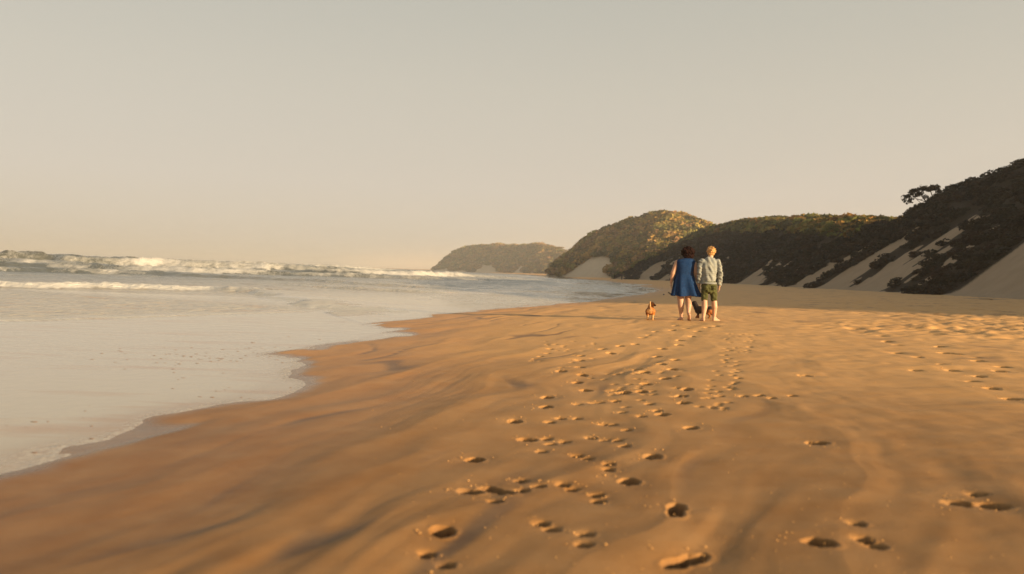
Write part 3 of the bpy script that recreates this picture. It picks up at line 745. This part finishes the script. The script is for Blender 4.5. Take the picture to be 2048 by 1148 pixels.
def eyes(c, fwd, parent):
    c = Vector(c); f = Vector(fwd).normalized(); s_ = f.cross(Vector((0, 0, 1))).normalized(); u = s_.cross(f)
    for k in (-1, 1):
        bm = bmesh.new(); ball(bm, c + f * .085 + s_ * .031 * k + u * .008, (.012,) * 3, n=10)
        me = bpy.data.meshes.new('eye'); bm.to_mesh(me); bm.free(); link('eye', me, EYE, parent)

# ---- woman in the blue dress
wx, wy, wz = place(1366.3, 640.5)
woman = empty('person', (wx, wy, wz - .004)); woman.scale = (1.045,) * 3
tag(woman, 'woman with dark curly hair in a knee length blue dress, walking barefoot', 'woman')
bm = bmesh.new()
seg_mesh(bm, (0, 0, .98), (.01, 0, 1.22), .15, .135, 20); seg_mesh(bm, (.01, 0, 1.22), (.02, .0, 1.33), .135, .10, 20)
seg_mesh(bm, (-.155, 0, 1.335), (.155, .0, 1.32), .062, .062, 16); ball(bm, (-.0, .0, .93), (.175, .125, .13))
seg_mesh(bm, (.02, 0, 1.34), (.045, .02, 1.47), .058, .052, 16)
hc = Vector((.055, .03, 1.545)); ball(bm, hc, (.080, .098, .108), (-.15, 0, 0), 20); face(bm, hc, (.15, 1, -.25))
seg_mesh(bm, (-.190, 0, 1.325), (-.283, -.02, 1.07), .062, .050, 16); seg_mesh(bm, (-.283, -.02, 1.07), (-.305, .02, .865), .046, .030, 16)
tube_seg_hand(bm, (-.307, .022, .855), (-.03, .12, -1), (.15, 1, 0), 1, 1)
seg_mesh(bm, (.195, 0, 1.305), (.250, -.040, 1.06), .062, .050, 16); seg_mesh(bm, (.250, -.040, 1.06), (.330, .0, .83), .046, .030, 16)
tube_seg_hand(bm, (.333, .003, .822), (.35, .12, -1), (.25, 1, 0), 1, -1)
seg_mesh(bm, (-.085, 0, .90), (-.078, .02, .50), .105, .074, 18); seg_mesh(bm, (-.078, .02, .50), (-.068, -.015, .34), .070, .072, 16)
seg_mesh(bm, (-.068, -.015, .34), (-.045, .0, .085), .070, .037, 16); foot(bm, (-.045, .0, .085), (-.045, -.045, .0), (-.065, .19, .0))
seg_mesh(bm, (.085, 0, .90), (.095, .01, .50), .105, .073, 18); seg_mesh(bm, (.095, .01, .50), (.092, -.10, .36), .069, .071, 16)
seg_mesh(bm, (.092, -.10, .36), (.072, -.20, .17), .068, .037, 16); foot(bm, (.072, -.20, .17), (.070, -.262, .13), (.105, -.105, .004), (.0, -.6, .8))
body = fuse('body', bm, .0088, 4, SKIN, woman)
eyes(hc, (.15, 1, -.25), woman)
def curls(co, no):
    return .011 * np.sin(co[:, 0] * 95 + 3 * np.sin(co[:, 2] * 60)) * np.sin(co[:, 2] * 88 + 2 * np.sin(co[:, 1] * 70)) * np.sin(co[:, 1] * 80 + 1.3)
bm = bmesh.new(); g2 = random.Random(3)
ball(bm, hc + Vector((0, -.012, .024)), (.128, .122, .112)); ball(bm, hc + Vector((.012, -.045, -.05)), (.128, .080, .090))
for k in range(95):
    th = g2.uniform(0, math.tau); ph = g2.uniform(-.75, 1.5); d = Vector((math.cos(th) * math.cos(ph), math.sin(th) * math.cos(ph), math.sin(ph)))
    if d.y > .45 and d.z < .45: continue
    c_ = hc + Vector((d.x * .142, d.y * .122 - .014, d.z * .118 + .014)); r = g2.uniform(.016, .034); ball(bm, c_, (r, r, r * 1.1), n=8)
fuse('hair', bm, .006, 1, CURLS, woman, curls)
rings = resample([(.055, .012, 1.435, .066, .062), (.04, .0, 1.415, .115, .085), (.018, -.002, 1.395, .172, .105), (.008, -.004, 1.355, .205, .118), (.0, -.005, 1.30, .200, .130), (-.003, -.006, 1.24, .195, .140),
    (-.008, -.006, 1.16, .190, .140), (-.012, -.006, 1.06, .187, .140), (-.010, -.008, 1.0, .196, .150), (-.006, -.012, .92, .212, .170), (.004, -.014, .82, .232, .185), (.018, -.016, .70, .256, .205), (.034, -.020, .605, .280, .225), (.040, -.022, .565, .288, .232)], 46)
rings = [r * np.array([1, 1, 1, 1.06, 1.05]) for r in rings]
def pleat(t, k):
    w_ = max(0, (k - .50) / .50)
    return w_ ** 1.0 * (.19 * math.sin(9 * t + 1.2 * math.sin(2 * t)) + .06 * math.sin(5 * t + 2 * k)) + .010 * math.sin(14 * k + 3 * t) + (.008 * math.sin(31 * k) if .38 < k < .6 else 0) + w_ * .10 * max(0, math.cos(t - .15)) ** 2
def hem(t, k): return (.012 * math.sin(4 * t + .6) * (k / 45) ** 3)
LOFT_Z = hem
dress = loft('dress', rings, 120, DRESS, woman, pleat, .005)
LOFT_Z = None

# ---- man in the denim jacket
mx_, my_, mz_ = place(1415.0, 641.5)
man = empty('person', (mx_, my_, mz_ - .004)); man.scale = (1.045,) * 3
tag(man, 'man with blond hair in a faded denim jacket and olive shorts, walking barefoot', 'man')
bm = bmesh.new()
seg_mesh(bm, (0, 0, .92), (0, .0, 1.28), .095, .095, 20); seg_mesh(bm, (0, 0, 1.28), (.025, .035, 1.48), .060, .056, 16)
hm_ = Vector((.035, .075, 1.565)); ball(bm, hm_, (.080, .098, .108), (-.35, 0, 0), 20); face(bm, hm_, (.25, 1, -.55))
seg_mesh(bm, (-.22, .02, .90), (-.235, .06, .815), .030, .026, 14); tube_seg_hand(bm, (-.228, .04, .835), (.12, .10, -1), (.1, 1, 0), 1, 1, 1.06)
seg_mesh(bm, (.245, .0, .90), (.248, .03, .80), .032, .027, 14); tube_seg_hand(bm, (.248, .03, .80), (.02, .15, -1), (.15, 1, 0), 1, -1, 1.06)
seg_mesh(bm, (-.075, 0, .86), (-.088, -.01, .48), .080, .060, 18); seg_mesh(bm, (-.088, -.01, .48), (-.098, -.075, .31), .062, .065, 16)
seg_mesh(bm, (-.098, -.075, .31), (-.125, -.11, .085), .064, .038, 16); foot(bm, (-.125, -.11, .085), (-.127, -.155, .0), (-.125, .095, .0), k=1.06)
seg_mesh(bm, (.075, 0, .86), (.145, .06, .50), .080, .060, 18); seg_mesh(bm, (.145, .06, .50), (.160, .045, .33), .062, .065, 16)
seg_mesh(bm, (.160, .045, .33), (.168, .075, .088), .064, .039, 16); foot(bm, (.168, .075, .088), (.150, .035, .0), (.300, .155, .0), k=1.06)
fuse('body', bm, .0088, 4, SKIN2, man); eyes(hm_, (.25, 1, -.55), man)
bm = bmesh.new(); ball(bm, hm_ + Vector((0, -.016, .026)), (.094, .104, .098)); ball(bm, hm_ + Vector((-.004, -.05, -.020)), (.084, .058, .070))
for k in range(120):
    th = g2.uniform(0, math.tau); ph = g2.uniform(-.35, 1.5); d = Vector((math.cos(th) * math.cos(ph), math.sin(th) * math.cos(ph), math.sin(ph)))
    if d.y > .4 and d.z < .5: continue
    c_ = hm_ + Vector((d.x * .094, d.y * .102 - .014, d.z * .100 + .024)); t_ = Vector((g2.gauss(0, 1), g2.gauss(0, 1), g2.gauss(0, .6))).normalized() * .02
    seg_mesh(bm, c_ - t_, c_ + t_, .011, .006, 6)
fuse('hair', bm, .0055, 1, BLOND, man, lambda c, n: .004 * np.sin(c[:, 0] * 160) * np.sin(c[:, 2] * 120))
def wrinkle(co, no):
    w_ = .006 * np.sin(co[:, 2] * 44 + 16 * co[:, 0] + 2.5 * np.sin(co[:, 0] * 22)) * np.clip(1.3 - abs(co[:, 2] - 1.15) * 2.4, .2, 1)
    return w_ + .006 * np.sin(co[:, 0] * 52 + co[:, 2] * 12) + .005 * np.sin(co[:, 2] * 90 + co[:, 0] * 30) * (abs(co[:, 0]) > .19)
bm = bmesh.new()
for z0, z1, a0, a1, b0, b1 in ((.88, 1.0, .165, .165, .125, .125), (1.0, 1.18, .165, .182, .125, .135), (1.18, 1.32, .182, .180, .135, .120), (1.32, 1.40, .18, .10, .12, .085)):
    for k in range(5):
        t = k / 4; ball(bm, (-.012, -.005, z0 + (z1 - z0) * t), (a0 + (a1 - a0) * t, b0 + (b1 - b0) * t, .065), n=20)
seg_mesh(bm, (-.17, 0, 1.345), (.165, 0, 1.345), .068, .068, 16)
seg_mesh(bm, (-.185, 0, 1.34), (-.238, -.02, 1.09), .074, .058, 16); seg_mesh(bm, (-.238, -.02, 1.09), (-.222, .03, .875), .058, .044, 16)
seg_mesh(bm, (.185, 0, 1.34), (.240, -.035, 1.09), .074, .060, 16); seg_mesh(bm, (.240, -.035, 1.09), (.247, .02, .845), .060, .045, 16)
jk = fuse('jacket', bm, .0088, 3, JACKET, man, wrinkle)
def small(name, fn, mat, parent, smooth=True):
    bm = bmesh.new(); fn(bm); me = bpy.data.meshes.new(name); bm.to_mesh(me); bm.free(); return link(name, me, mat, parent, smooth)
def collar(bm):
    for k in range(20):
        t0, t1 = math.pi * (-1.05 + 1.1 * k / 20), math.pi * (-1.05 + 1.1 * (k + 1) / 20)
        a = (.02 + .082 * math.cos(t0), .012 + .074 * math.sin(t0), 1.418); b = (.02 + .082 * math.cos(t1), .012 + .074 * math.sin(t1), 1.418)
        seg_mesh(bm, a, b, .019, .019, 8)
fuse_bm = bmesh.new(); collar(fuse_bm); fuse('collar', fuse_bm, .006, 1, JACKET, jk)
def hemband(bm):
    for k in range(36):
        t0, t1 = math.tau * k / 36, math.tau * (k + 1) / 36
        seg_mesh(bm, (-.012 + .168 * math.cos(t0), -.005 + .128 * math.sin(t0), .872), (-.012 + .168 * math.cos(t1), -.005 + .128 * math.sin(t1), .872), .016, .016, 8)
        seg_mesh(bm, (-.012 + .168 * math.cos(t0), -.005 + .128 * math.sin(t0), .850), (-.012 + .168 * math.cos(t1), -.005 + .128 * math.sin(t1), .850), .014, .014, 8)
fuse_bm = bmesh.new(); hemband(fuse_bm); fuse('waistband', fuse_bm, .009, 1, JACKET, jk)
for sx, c_ in ((-1, (-.221, .034, .862)), (1, (.2475, .024, .835))):
    small('cuff', lambda bm: bmesh.ops.create_cone(bm, cap_ends=True, segments=20, radius1=.047, radius2=.049, depth=.045, matrix=Matrix.Translation(c_)), JACKET, jk)
bm = bmesh.new()
for k in range(6): ball(bm, (-.005, -.005, .88 - k * .04), (.168, .130, .06), n=20)
seg_mesh(bm, (-.08, 0, .80), (-.092, -.008, .50), .094, .076, 18); seg_mesh(bm, (.085, .01, .80), (.143, .052, .51), .094, .078, 18)
sh = fuse('shorts', bm, .0088, 3, OLIVE_C, man, lambda c, n: .004 * np.sin(c[:, 2] * 60 + c[:, 0] * 50) + .003 * np.sin(c[:, 0] * 80))
for p in ((-.085, -.140, .76), (.085, -.140, .76)):
    small('pocket', lambda bm: (bmesh.ops.create_cube(bm, size=1, matrix=Matrix.Translation(p) @ Matrix.Diagonal((.095, .010, .10, 1))), bmesh.ops.bevel(bm, geom=bm.edges[:], offset=.012, segments=2, affect='EDGES')), OLIVE_C, sh)

# ---- far walker
fx_, fy_ = 26.5, 193.0; fz_ = float(beach_base(fx_, fy_)[0])
farp = empty('person', (fx_, fy_, fz_)); tag(farp, 'tiny distant figure in dark clothes walking at the foot of the dunes', 'person')
bm = bmesh.new(); ball(bm, (0, 0, 1.58), (.085, .10, .12)); seg_mesh(bm, (0, 0, 1.45), (0, 0, 1.3), .05, .06)
for k in (-1, 1):
    seg_mesh(bm, (.24 * k, 0, 1.0), (.25 * k, .05, .8), .04, .03); tube_seg_hand(bm, (.25 * k, .05, .8), (0, .1, -1), (0, 1, 0), 1, 1)
    seg_mesh(bm, (.09 * k, 0, .9), (.10 * k, .12 * k, .48), .085, .06); seg_mesh(bm, (.10 * k, .12 * k, .48), (.10 * k, .16 * k, .09), .055, .04); foot(bm, (.10 * k, .16 * k, .09), (.10 * k, .16 * k - .05, 0), (.10 * k, .16 * k + .18, 0))
fuse('body', bm, .018, 2, SKIN, farp)
bm = bmesh.new(); seg_mesh(bm, (0, 0, .95), (0, 0, 1.3), .15, .16); seg_mesh(bm, (-.17, 0, 1.38), (.17, 0, 1.38), .07, .07)
for k in (-1, 1): seg_mesh(bm, (.2 * k, 0, 1.36), (.24 * k, 0, 1.0), .06, .05)
fuse('shirt', bm, .018, 2, DARKC, farp)
bm = bmesh.new()
for k in (-1, 1): seg_mesh(bm, (.09 * k, 0, .93), (.10 * k, .12 * k, .48), .10, .08); seg_mesh(bm, (.10 * k, .12 * k, .48), (.10 * k, .16 * k, .2), .075, .06)
fuse('trousers', bm, .018, 2, DARKC, farp)
bm = bmesh.new(); ball(bm, (0, -.012, 1.61), (.095, .105, .115)); fuse('hair', bm, .018, 1, CURLS, farp)

# ---- dogs
s = NT('dog_fur'); c = s.attr('tint').outputs['Color']; nf_ = s.noise(70, 3, .7, scl=(1, 1, .35))
s.set('Base Color', s.mix(s.rng(nf_, .3, .7, 0, .35), c, (0.02, 0.01, 0.005))); s.set('Roughness', .7); s.set('Specular IOR Level', .25)
s.l(s.bump(nf_, .6, .006), s.b.inputs['Normal']); FUR = s.m
NOSE = simple('dog_nose', (0.01, 0.008, 0.008), .35, .5)
def dog(loc, rz, label, head_turn, tail, colour, gait, scale=1.0):
    root = empty('dog', loc, rz); root.scale = (scale,) * 3; tag(root, label, 'dog')
    bm = bmesh.new()      # local +Y is forward
    seg_mesh(bm, (0, -.14, .212), (0, .0, .206), .094, .090, 16); seg_mesh(bm, (0, .0, .206), (0, .14, .202), .092, .100, 16)      # belly narrows, chest deep
    ball(bm, (0, .15, .195), (.078, .085, .098)); ball(bm, (0, -.150, .220), (.100, .085, .090))
    hx, hy = math.sin(head_turn), math.cos(head_turn)
    nb, nt = Vector((0, .19, .245)), Vector((.02 * hx, .245, .335)); seg_mesh(bm, nb, nt, .074, .062, 14)
    hc_ = nt + Vector((hx * .02, hy * .02, .022)); ball(bm, hc_, (.066, .068, .062), (0, 0, 0), 14)
    mz = hc_ + Vector((hx * .088, hy * .088, -.022)); seg_mesh(bm, hc_ + Vector((hx * .03, hy * .03, -.01)), mz, .036, .024, 12)
    sx_ = Vector((hy, -hx, 0))
    for k in (-1, 1):
        e0 = hc_ + sx_ * .048 * k + Vector((0, 0, .030)); e1 = e0 + sx_ * .024 * k + Vector((hx * .012, hy * .012, -.052)); seg_mesh(bm, e0, e1, .017, .014, 8)
    for k, (f_, b_) in zip((-1, 1), gait):
        # foreleg: elbow back, wrist low; hind leg: knee forward against the belly, hock backward
        seg_mesh(bm, (.056 * k, .155, .20), (.060 * k, .140 + f_ * .3, .125), .048, .030, 10); seg_mesh(bm, (.056 * k, .140 + f_ * .3, .125), (.056 * k, .15 + f_ * .8, .055), .026, .021, 10)
        seg_mesh(bm, (.056 * k, .15 + f_ * .8, .055), (.056 * k, .155 + f_, .018), .021, .021, 10); seg_mesh(bm, (.056 * k, .150 + f_, .016), (.056 * k, .178 + f_, .014), .018, .015, 8)
        seg_mesh(bm, (.054 * k, -.160, .205), (.064 * k, -.125 + b_ * .4, .145), .066, .046, 12); seg_mesh(bm, (.062 * k, -.125 + b_ * .4, .145), (.058 * k, -.215 + b_ * .8, .078), .038, .023, 10)
        seg_mesh(bm, (.058 * k, -.215 + b_ * .8, .078), (.058 * k, -.200 + b_, .018), .021, .021, 10); seg_mesh(bm, (.058 * k, -.203 + b_, .016), (.058 * k, -.172 + b_, .014), .018, .015, 8)
    b = fuse('body', bm, .0065, 3, FUR, root, lambda c, n: .003 * np.sin(c[:, 2] * 150) * np.sin(c[:, 1] * 130), colour)
    bm = bmesh.new()
    for p, q, r0, r1 in zip(tail[:-1], tail[1:], (.022, .019, .016, .014), (.019, .016, .014, .008)): seg_mesh(bm, p, q, r0, r1, 10)
    fuse('tail', bm, .0055, 1, FUR, root, None, colour)
    bm = bmesh.new(); ball(bm, mz + Vector((hx * .020, hy * .020, .006)), (.012, .012, .010), n=10)
    me = bpy.data.meshes.new('nose'); bm.to_mesh(me); bm.free(); link('nose', me, NOSE, root)
    for k in (-1, 1):
        bm = bmesh.new(); ball(bm, hc_ + sx_ * .028 * k + Vector((hx * .048, hy * .048, .016)), (.009,) * 3, n=8)
        me = bpy.data.meshes.new('eye'); bm.to_mesh(me); bm.free(); link('eye', me, NOSE, root)
    return root
def tan_coat(c):
    x, y, z = c[:, 0], c[:, 1], c[:, 2]; n = perlin(x * 9 + y * 5, z * 9 + y * 4, 77)
    tan = np.array([0.40, 0.13, 0.022]); cream = np.array([0.58, 0.34, 0.14]); dark = np.array([0.045, 0.018, 0.010])
    o = np.tile(tan, (len(c), 1))
    rump = .75 * sstep(-.20, -.24, y + .02 * n) ; low = .8 * (1 - sstep(.06, .13, z + .03 * n)); tailm = sstep(.315, .34, z) * (y < -.1)
    m = np.clip(rump + low + tailm, 0, 1)[:, None]; o = o * (1 - m) + cream * m
    h = (sstep(.22, .26, y) * sstep(.26, .31, z))[:, None]; o = o * (1 - h) + dark * h
    sd_ = (sstep(.05, .08, -x) * (z > .15) * (z < .29) * (y > -.19))[:, None] * .85; o = o * (1 - sd_) + dark * sd_  # left flank darkened: shade away from the sun painted into the coat
    return o
def black_coat(c):
    x, y, z = c[:, 0], c[:, 1], c[:, 2]; n = perlin(x * 12 + y * 6, z * 12, 79)
    dark = np.array([0.014, 0.008, 0.006]); rust = np.array([0.30, 0.10, 0.022]); o = np.tile(dark, (len(c), 1))
    m = np.clip((sstep(-.08, -.16, y) * (1 - sstep(.20, .26, z + .05 * n))) + (1 - sstep(.05, .10, z + .02 * n)) * .7, 0, 1)[:, None]
    return o * (1 - m) + rust * m
dx, dy, dz = place(1300.0, 639.0)
dog((dx, dy, dz - .003), R(-9), 'small tan dog with raised cream tail beside the walking woman', R(62),
    [Vector(p) for p in ((0, -.215, .27), (-.012, -.24, .33), (-.016, -.245, .39), (-.014, -.232, .435))], tan_coat, ((.03, .02), (-.03, -.03)), 1.02)
dx, dy, dz = place(1406.0, 636.5)
dog((dx + .02, dy, dz - .003), R(56), 'small black and rust dog half hidden behind the legs of the man', R(30),
    [Vector(p) for p in ((0, -.215, .26), (.01, -.27, .27), (.015, -.31, .30), (.015, -.335, .34))], black_coat, ((-.04, .05), (.05, -.04)), 1.02)

# ------------------------------------------------------------------ driftwood by the wash
BARK = simple('grey_driftwood', (0.07, 0.055, 0.045), .85, .2, 0, 30, .4, (0.035, 0.028, 0.022), .004)
dx, dy, dz = place(1340.5, 590.0)
dw = empty('driftwood', (dx, dy, dz)); tag(dw, 'dark forked stump of driftwood lying at the water edge beyond the woman', 'driftwood')
k = dy / 1593
bm = bmesh.new()
seg_mesh(bm, (5 * k, 0, .6 * k), (-.5 * k, 0, 2.5 * k), 2.2 * k, 1.5 * k, 10); seg_mesh(bm, (-.5 * k, 0, 2.5 * k), (-4.2 * k, .05, 5.6 * k), 1.3 * k, .55 * k, 8)
seg_mesh(bm, (-4.2 * k, .05, 5.6 * k), (-6.0 * k, .05, 5.2 * k), .5 * k, .25 * k, 8); seg_mesh(bm, (-2.8 * k, 0, 4.2 * k), (-5.4 * k, 0, 2.2 * k), .5 * k, .25 * k, 8)
fuse('trunk', bm, .02, 1, BARK, dw, lambda c, n: .02 * np.sin(c[:, 0] * 20) * np.sin(c[:, 2] * 30))
dx, dy, dz = place(1327.5, 590.0)
st = small('stone', lambda bm: bmesh.ops.create_icosphere(bm, subdivisions=3, radius=1), BARK, None)
for v in st.data.vertices:
    p = v.co; q = 1 + .18 * math.sin(p.x * 4 + 1) * math.sin(p.y * 5) + .1 * math.sin(p.z * 7); v.co = (p.x * 1.7 * k * q, p.y * 1.5 * k * q, p.z * 1.5 * k * q)
st.location = (dx, dy, dz + .8 * k); tag(st, 'small dark lump of rock on the wet sand left of the driftwood', 'rock')

# ------------------------------------------------------------------ trees and bushes on the skyline
WOOD = simple('dark_bark', (0.05, 0.035, 0.025), .9, .1)
def leafy(name, blobs, n, leaf, mat, parent, cols, seed):
    """crown of many leaf sized faces spread through uneven ellipsoids (x, y, z, rx, ry, rz, weight)"""
    g = np.random.default_rng(seed); V = []; C_ = []
    w_ = np.array([b[6] for b in blobs], float); w_ /= w_.sum()
    for bi, b in enumerate(blobs):
        m = int(n * w_[bi]); sub = g.normal(0, 1, (9, 3)); sub /= np.linalg.norm(sub, axis=1)[:, None]
        k_ = g.integers(0, 9, m); c = sub[k_] * .72 + g.normal(0, .17, (m, 3)); c = c * np.array(b[3:6]) + np.array(b[:3])
        a = g.normal(0, 1, (m, 3)); a /= np.linalg.norm(a, axis=1)[:, None]; t_ = g.normal(0, 1, (m, 3)); bb = np.cross(a, t_); bb /= np.linalg.norm(bb, axis=1)[:, None]
        sz = leaf * g.uniform(.6, 1.4, (m, 1)); V.append(np.stack([c + a * sz, c - a * sz * .5 + bb * sz * .7, c - a * sz * .5 - bb * sz * .7], 1).reshape(-1, 3))
        ci = cols[g.integers(0, len(cols), m)] * g.uniform(.7, 1.3, (m, 1)); C_.append(np.repeat(ci, 3, 0))
    V = np.concatenate(V); me = mesh_np(name, V, np.arange(len(V)).reshape(-1, 3)); set_col(me, 'tint', np.concatenate(C_))
    return link(name, me, mat, parent, smooth=False)
def skyline_point(px):
    """a spot on the crest of the main ridge that shows at this image column"""
    m_ = (_d > 20) & (_d < 160) & (np.abs(_px - px) < 5)
    k = int(np.argmin(np.where(m_, _py, 1e9))); return DX.flat[k], DY.flat[k], Zd.flat[k]
_vv = np.stack([DX, DY, Zd], -1) - np.array([0, 0, CAM_Z]); _d = _vv @ FW
_px = 1024 + FPX * (_vv @ RT) / np.maximum(_d, 1); _py = 574 - FPX * (_vv @ UP) / np.maximum(_d, 1)
def wind_tree(px, label, group, parts_, trunk, h, seed, n=2600):
    x, y, z = skyline_point(px); m = y / 1593 * (1.3 if h == 45 else 1)
    t = empty('coastal_tree', (x, y, z - .25)); tag(t, label, 'tree', group)
    bm = bmesh.new()
    for p, q, r0, r1 in trunk: seg_mesh(bm, [v * m for v in p], [v * m for v in q], r0 * m, r1 * m, 8)
    fuse('trunk', bm, max(.04, .5 * m), 0, WOOD, t)
    leafy('crown', [tuple(v * m for v in b[:6]) + (b[6],) for b in parts_], n, 1.35 * m, MAT_LEAF, t, DARK, seed)
    return t
wind_tree(1843, 'wind bent flat topped tree standing clear of the dark dune crest', None,
    [(-8, 0, 30, 15, 10, 6, 2.2), (-20, 2, 22, 12, 8, 6, 1.2), (4, -2, 36, 16, 10, 6, 3.4), (15, 0, 35, 10, 8, 6, 2), (-27, 0, 15, 8, 6, 5, .6), (-4, 0, 22, 12, 8, 4, .5)],
    [((14, 0, -6), (4, 0, 14), 1.4, 1.1), ((4, 0, 14), (-8, 0, 28), 1.0, .6), ((4, 0, 14), (-14, 1, 20), .8, .5), ((-14, 1, 20), (-26, 1, 13), .5, .3), ((22, 0, 2), (14, 0, 20), 1.2, .9), ((14, 0, 20), (8, 0, 34), .9, .6), ((14, 0, 20), (18, 0, 34), .7, .5), ((-8, 0, 28), (4, 0, 35), .6, .4), ((6, 0, -12), (-2, 0, 10), .8, .6), ((-2, 0, 10), (-16, 0, 22), .5, .4)], 45, 31, 3600)
wind_tree(1880, 'smaller wind clipped tree between the flat topped tree and the slope', None,
    [(0, 0, 12, 13, 8, 5, 2), (8, 0, 6, 11, 7, 5, 1), (-8, 0, 6, 8, 6, 5, .6)],
    [((8, 0, -8), (2, 0, 4), 1.0, .7), ((2, 0, 4), (-4, 0, 12), .7, .4), ((2, 0, 4), (8, 0, 10), .5, .3)], 30, 32, 1300)
wind_tree(1941, 'round topped bushy tree alone high on the dark dune', None,
    [(0, 0, 8, 9, 7, 6, 2), (-6, 0, 1, 7, 6, 6, 1), (6, 0, 2, 7, 6, 5, 1)], [((0, 0, -8), (0, 0, 4), 1.2, .8), ((0, 0, 4), (-5, 0, 8), .6, .3)], 25, 33, 1500)
def crest_bush(px, dz, w_, h_, label, seed):
    x, y, z = skyline_point(px); m = y / 1593
    t = empty('shrub', (x, y, z - .3)); tag(t, label, 'bush')
    leafy('foliage', [(0, 0, dz * m, w_ * m, w_ * .7 * m, h_ * m, 2), (w_ * .6 * m, 0, (dz - 1) * m, w_ * .7 * m, w_ * .5 * m, h_ * .8 * m, 1), (-w_ * .7 * m, 0, (dz - 2) * m, w_ * .6 * m, w_ * .5 * m, h_ * .8 * m, 1)], 1300, 1.4 * m, MAT_LEAF, t, DARK, seed)
    bm = bmesh.new(); seg_mesh(bm, (0, 0, -.2), (0, 0, dz * m), 1.0 * m, .6 * m, 8); seg_mesh(bm, (0, 0, 0), (w_ * .5 * m, 0, dz * m), .6 * m, .4 * m, 8)
    fuse('stem', bm, .05, 0, WOOD, t)
crest_bush(1908, 3, 10, 6, 'flat spreading bush on the dune crest right of the bent trees', 41)
crest_bush(1971, 2, 5, 4, 'tiny bush poking up on the dune crest right of the round tree', 42)
# thin umbrella tree on the far headland
a_, e_ = ae(1112, 494); yy = 760.0; m = yy / 1593
t = empty('umbrella_tree', (a_ * yy, yy, 1 + e_ * yy - 9 * m)); tag(t, 'flat umbrella shaped tree standing out at the right end of the far headland', 'tree')
bm = bmesh.new(); seg_mesh(bm, (0, 0, -4 * m), (-2 * m, 0, 6 * m), .7 * m, .5 * m, 8); seg_mesh(bm, (-2 * m, 0, 6 * m), (7 * m, 0, 9 * m), .4 * m, .3 * m, 8); seg_mesh(bm, (-2 * m, 0, 6 * m), (-8 * m, 0, 9 * m), .4 * m, .3 * m, 8)
fuse('trunk', bm, .15, 0, WOOD, t)
leafy('crown', [(0, 0, 9 * m, 14 * m, 8 * m, 1.6 * m, 2), (8 * m, 0, 8.5 * m, 9 * m, 6 * m, 1.2 * m, 1), (-12 * m, 0, 8 * m, 9 * m, 6 * m, 2 * m, 1)], 900, 1.0 * m, MAT_LEAF, t, OLIVE, 51)

# ------------------------------------------------------------------ loose bits on the sand
g = np.random.default_rng(8); P = []; Sz = []
for (fx0, fy0, k, a) in PRINTS:
    if k == 's' or fy0 > 12: continue
    nc_ = 6 if k in 'fh' else 3; rr = .10 if k in 'fh' else .05
    for _ in range(nc_):
        th = g.normal(2.5, 1.3); r = rr * g.uniform(.85, 1.9)
        P.append((fx0 + math.cos(th) * r, fy0 + math.sin(th) * r * 1.1)); Sz.append(g.uniform(.002, .0052))
for _ in range(450):
    px, py = g.uniform(700, 2040), 640 + 500 * g.random() ** .8; x, y = on_plane(px, py, 0.05); P.append((x, y)); Sz.append(g.uniform(.001, .0028) * (.6 + y / 9))
P = np.array(P); Sz = np.array(Sz); z = ground(P[:, 0], P[:, 1])
bm = bmesh.new(); bmesh.ops.create_icosphere(bm, subdivisions=1, radius=1); cv = np.array([v.co[:] for v in bm.verts]); cf = np.array([[v.index for v in f.verts] for f in bm.faces]); bm.free()
V = (cv[None] * (1 + .25 * g.standard_normal((len(P), len(cv), 1))) * Sz[:, None, None] * np.array([1.2, 1.2, .8]) + np.stack([P[:, 0], P[:, 1], z + Sz * .3], 1)[:, None, :]).reshape(-1, 3)
F = (cf[None] + (np.arange(len(P)) * len(cv))[:, None, None]).reshape(-1, 3)
me = mesh_np('sand_crumbs', V, F); tag(link('sand_crumbs', me, MAT_SAND), 'crumbs of sand scattered round the footprints', 'sand', kind='stuff')
# dark flecks standing for holes in the foam of the thin wash
P = []; Sz = []
for cx0, cy0, sx0, sy0, n in ((400, 712, 110, 10, 80), (560, 700, 80, 9, 40), (345, 745, 8, 30, 8), (470, 790, 50, 18, 16), (130, 850, 70, 30, 10)):
    for _ in range(n): P.append(on_plane(cx0 + g.normal() * sx0, cy0 + g.normal() * sy0, W + .002)); Sz.append(g.uniform(.004, .014))
P = np.array(P); Sz = np.array(Sz)
sc_ = np.stack([g.uniform(1, 3, len(P)), g.uniform(.6, 1, len(P)), np.full(len(P), .12)], 1)
V = (cv[None] * Sz[:, None, None] * sc_[:, None, :] + np.stack([P[:, 0], P[:, 1], np.full(len(P), W + .002)], 1)[:, None, :]).reshape(-1, 3)
F = (cf[None] + (np.arange(len(P)) * len(cv))[:, None, None]).reshape(-1, 3)
me = mesh_np('foam_hole_flecks', V, F); tag(link('foam_hole_flecks', me, simple('fleck', (0.15, 0.08, 0.045), .7, .3)), 'small brown flecks standing for foam holes on the thin wash', 'flecks', kind='stuff')
#@@P2END
# ------------------------------------------------------------------ haze
me = bpy.data.meshes.new('haze'); bm = bmesh.new(); bmesh.ops.create_cube(bm, size=1); bm.to_mesh(me); bm.free()
hz = bpy.data.objects.new('haze', me); COL.objects.link(hz)
hz.scale = (9400, 7600, 52); hz.location = (0, 3700, 22.5)
hm = bpy.data.materials.new('haze_air'); hm.use_nodes = True; ht = hm.node_tree; ht.nodes.clear()
ho = ht.nodes.new('ShaderNodeOutputMaterial'); pv = ht.nodes.new('ShaderNodeVolumePrincipled')
pv.inputs['Color'].default_value = (1.0, 0.96, 0.90, 1); pv.inputs['Density'].default_value = 0.00048; pv.inputs['Anisotropy'].default_value = 0.35
ht.links.new(pv.outputs[0], ho.inputs['Volume']); me.materials.append(hm)
tag(hz, 'pale warm sea haze lying over the beach and the far hills', kind='stuff')
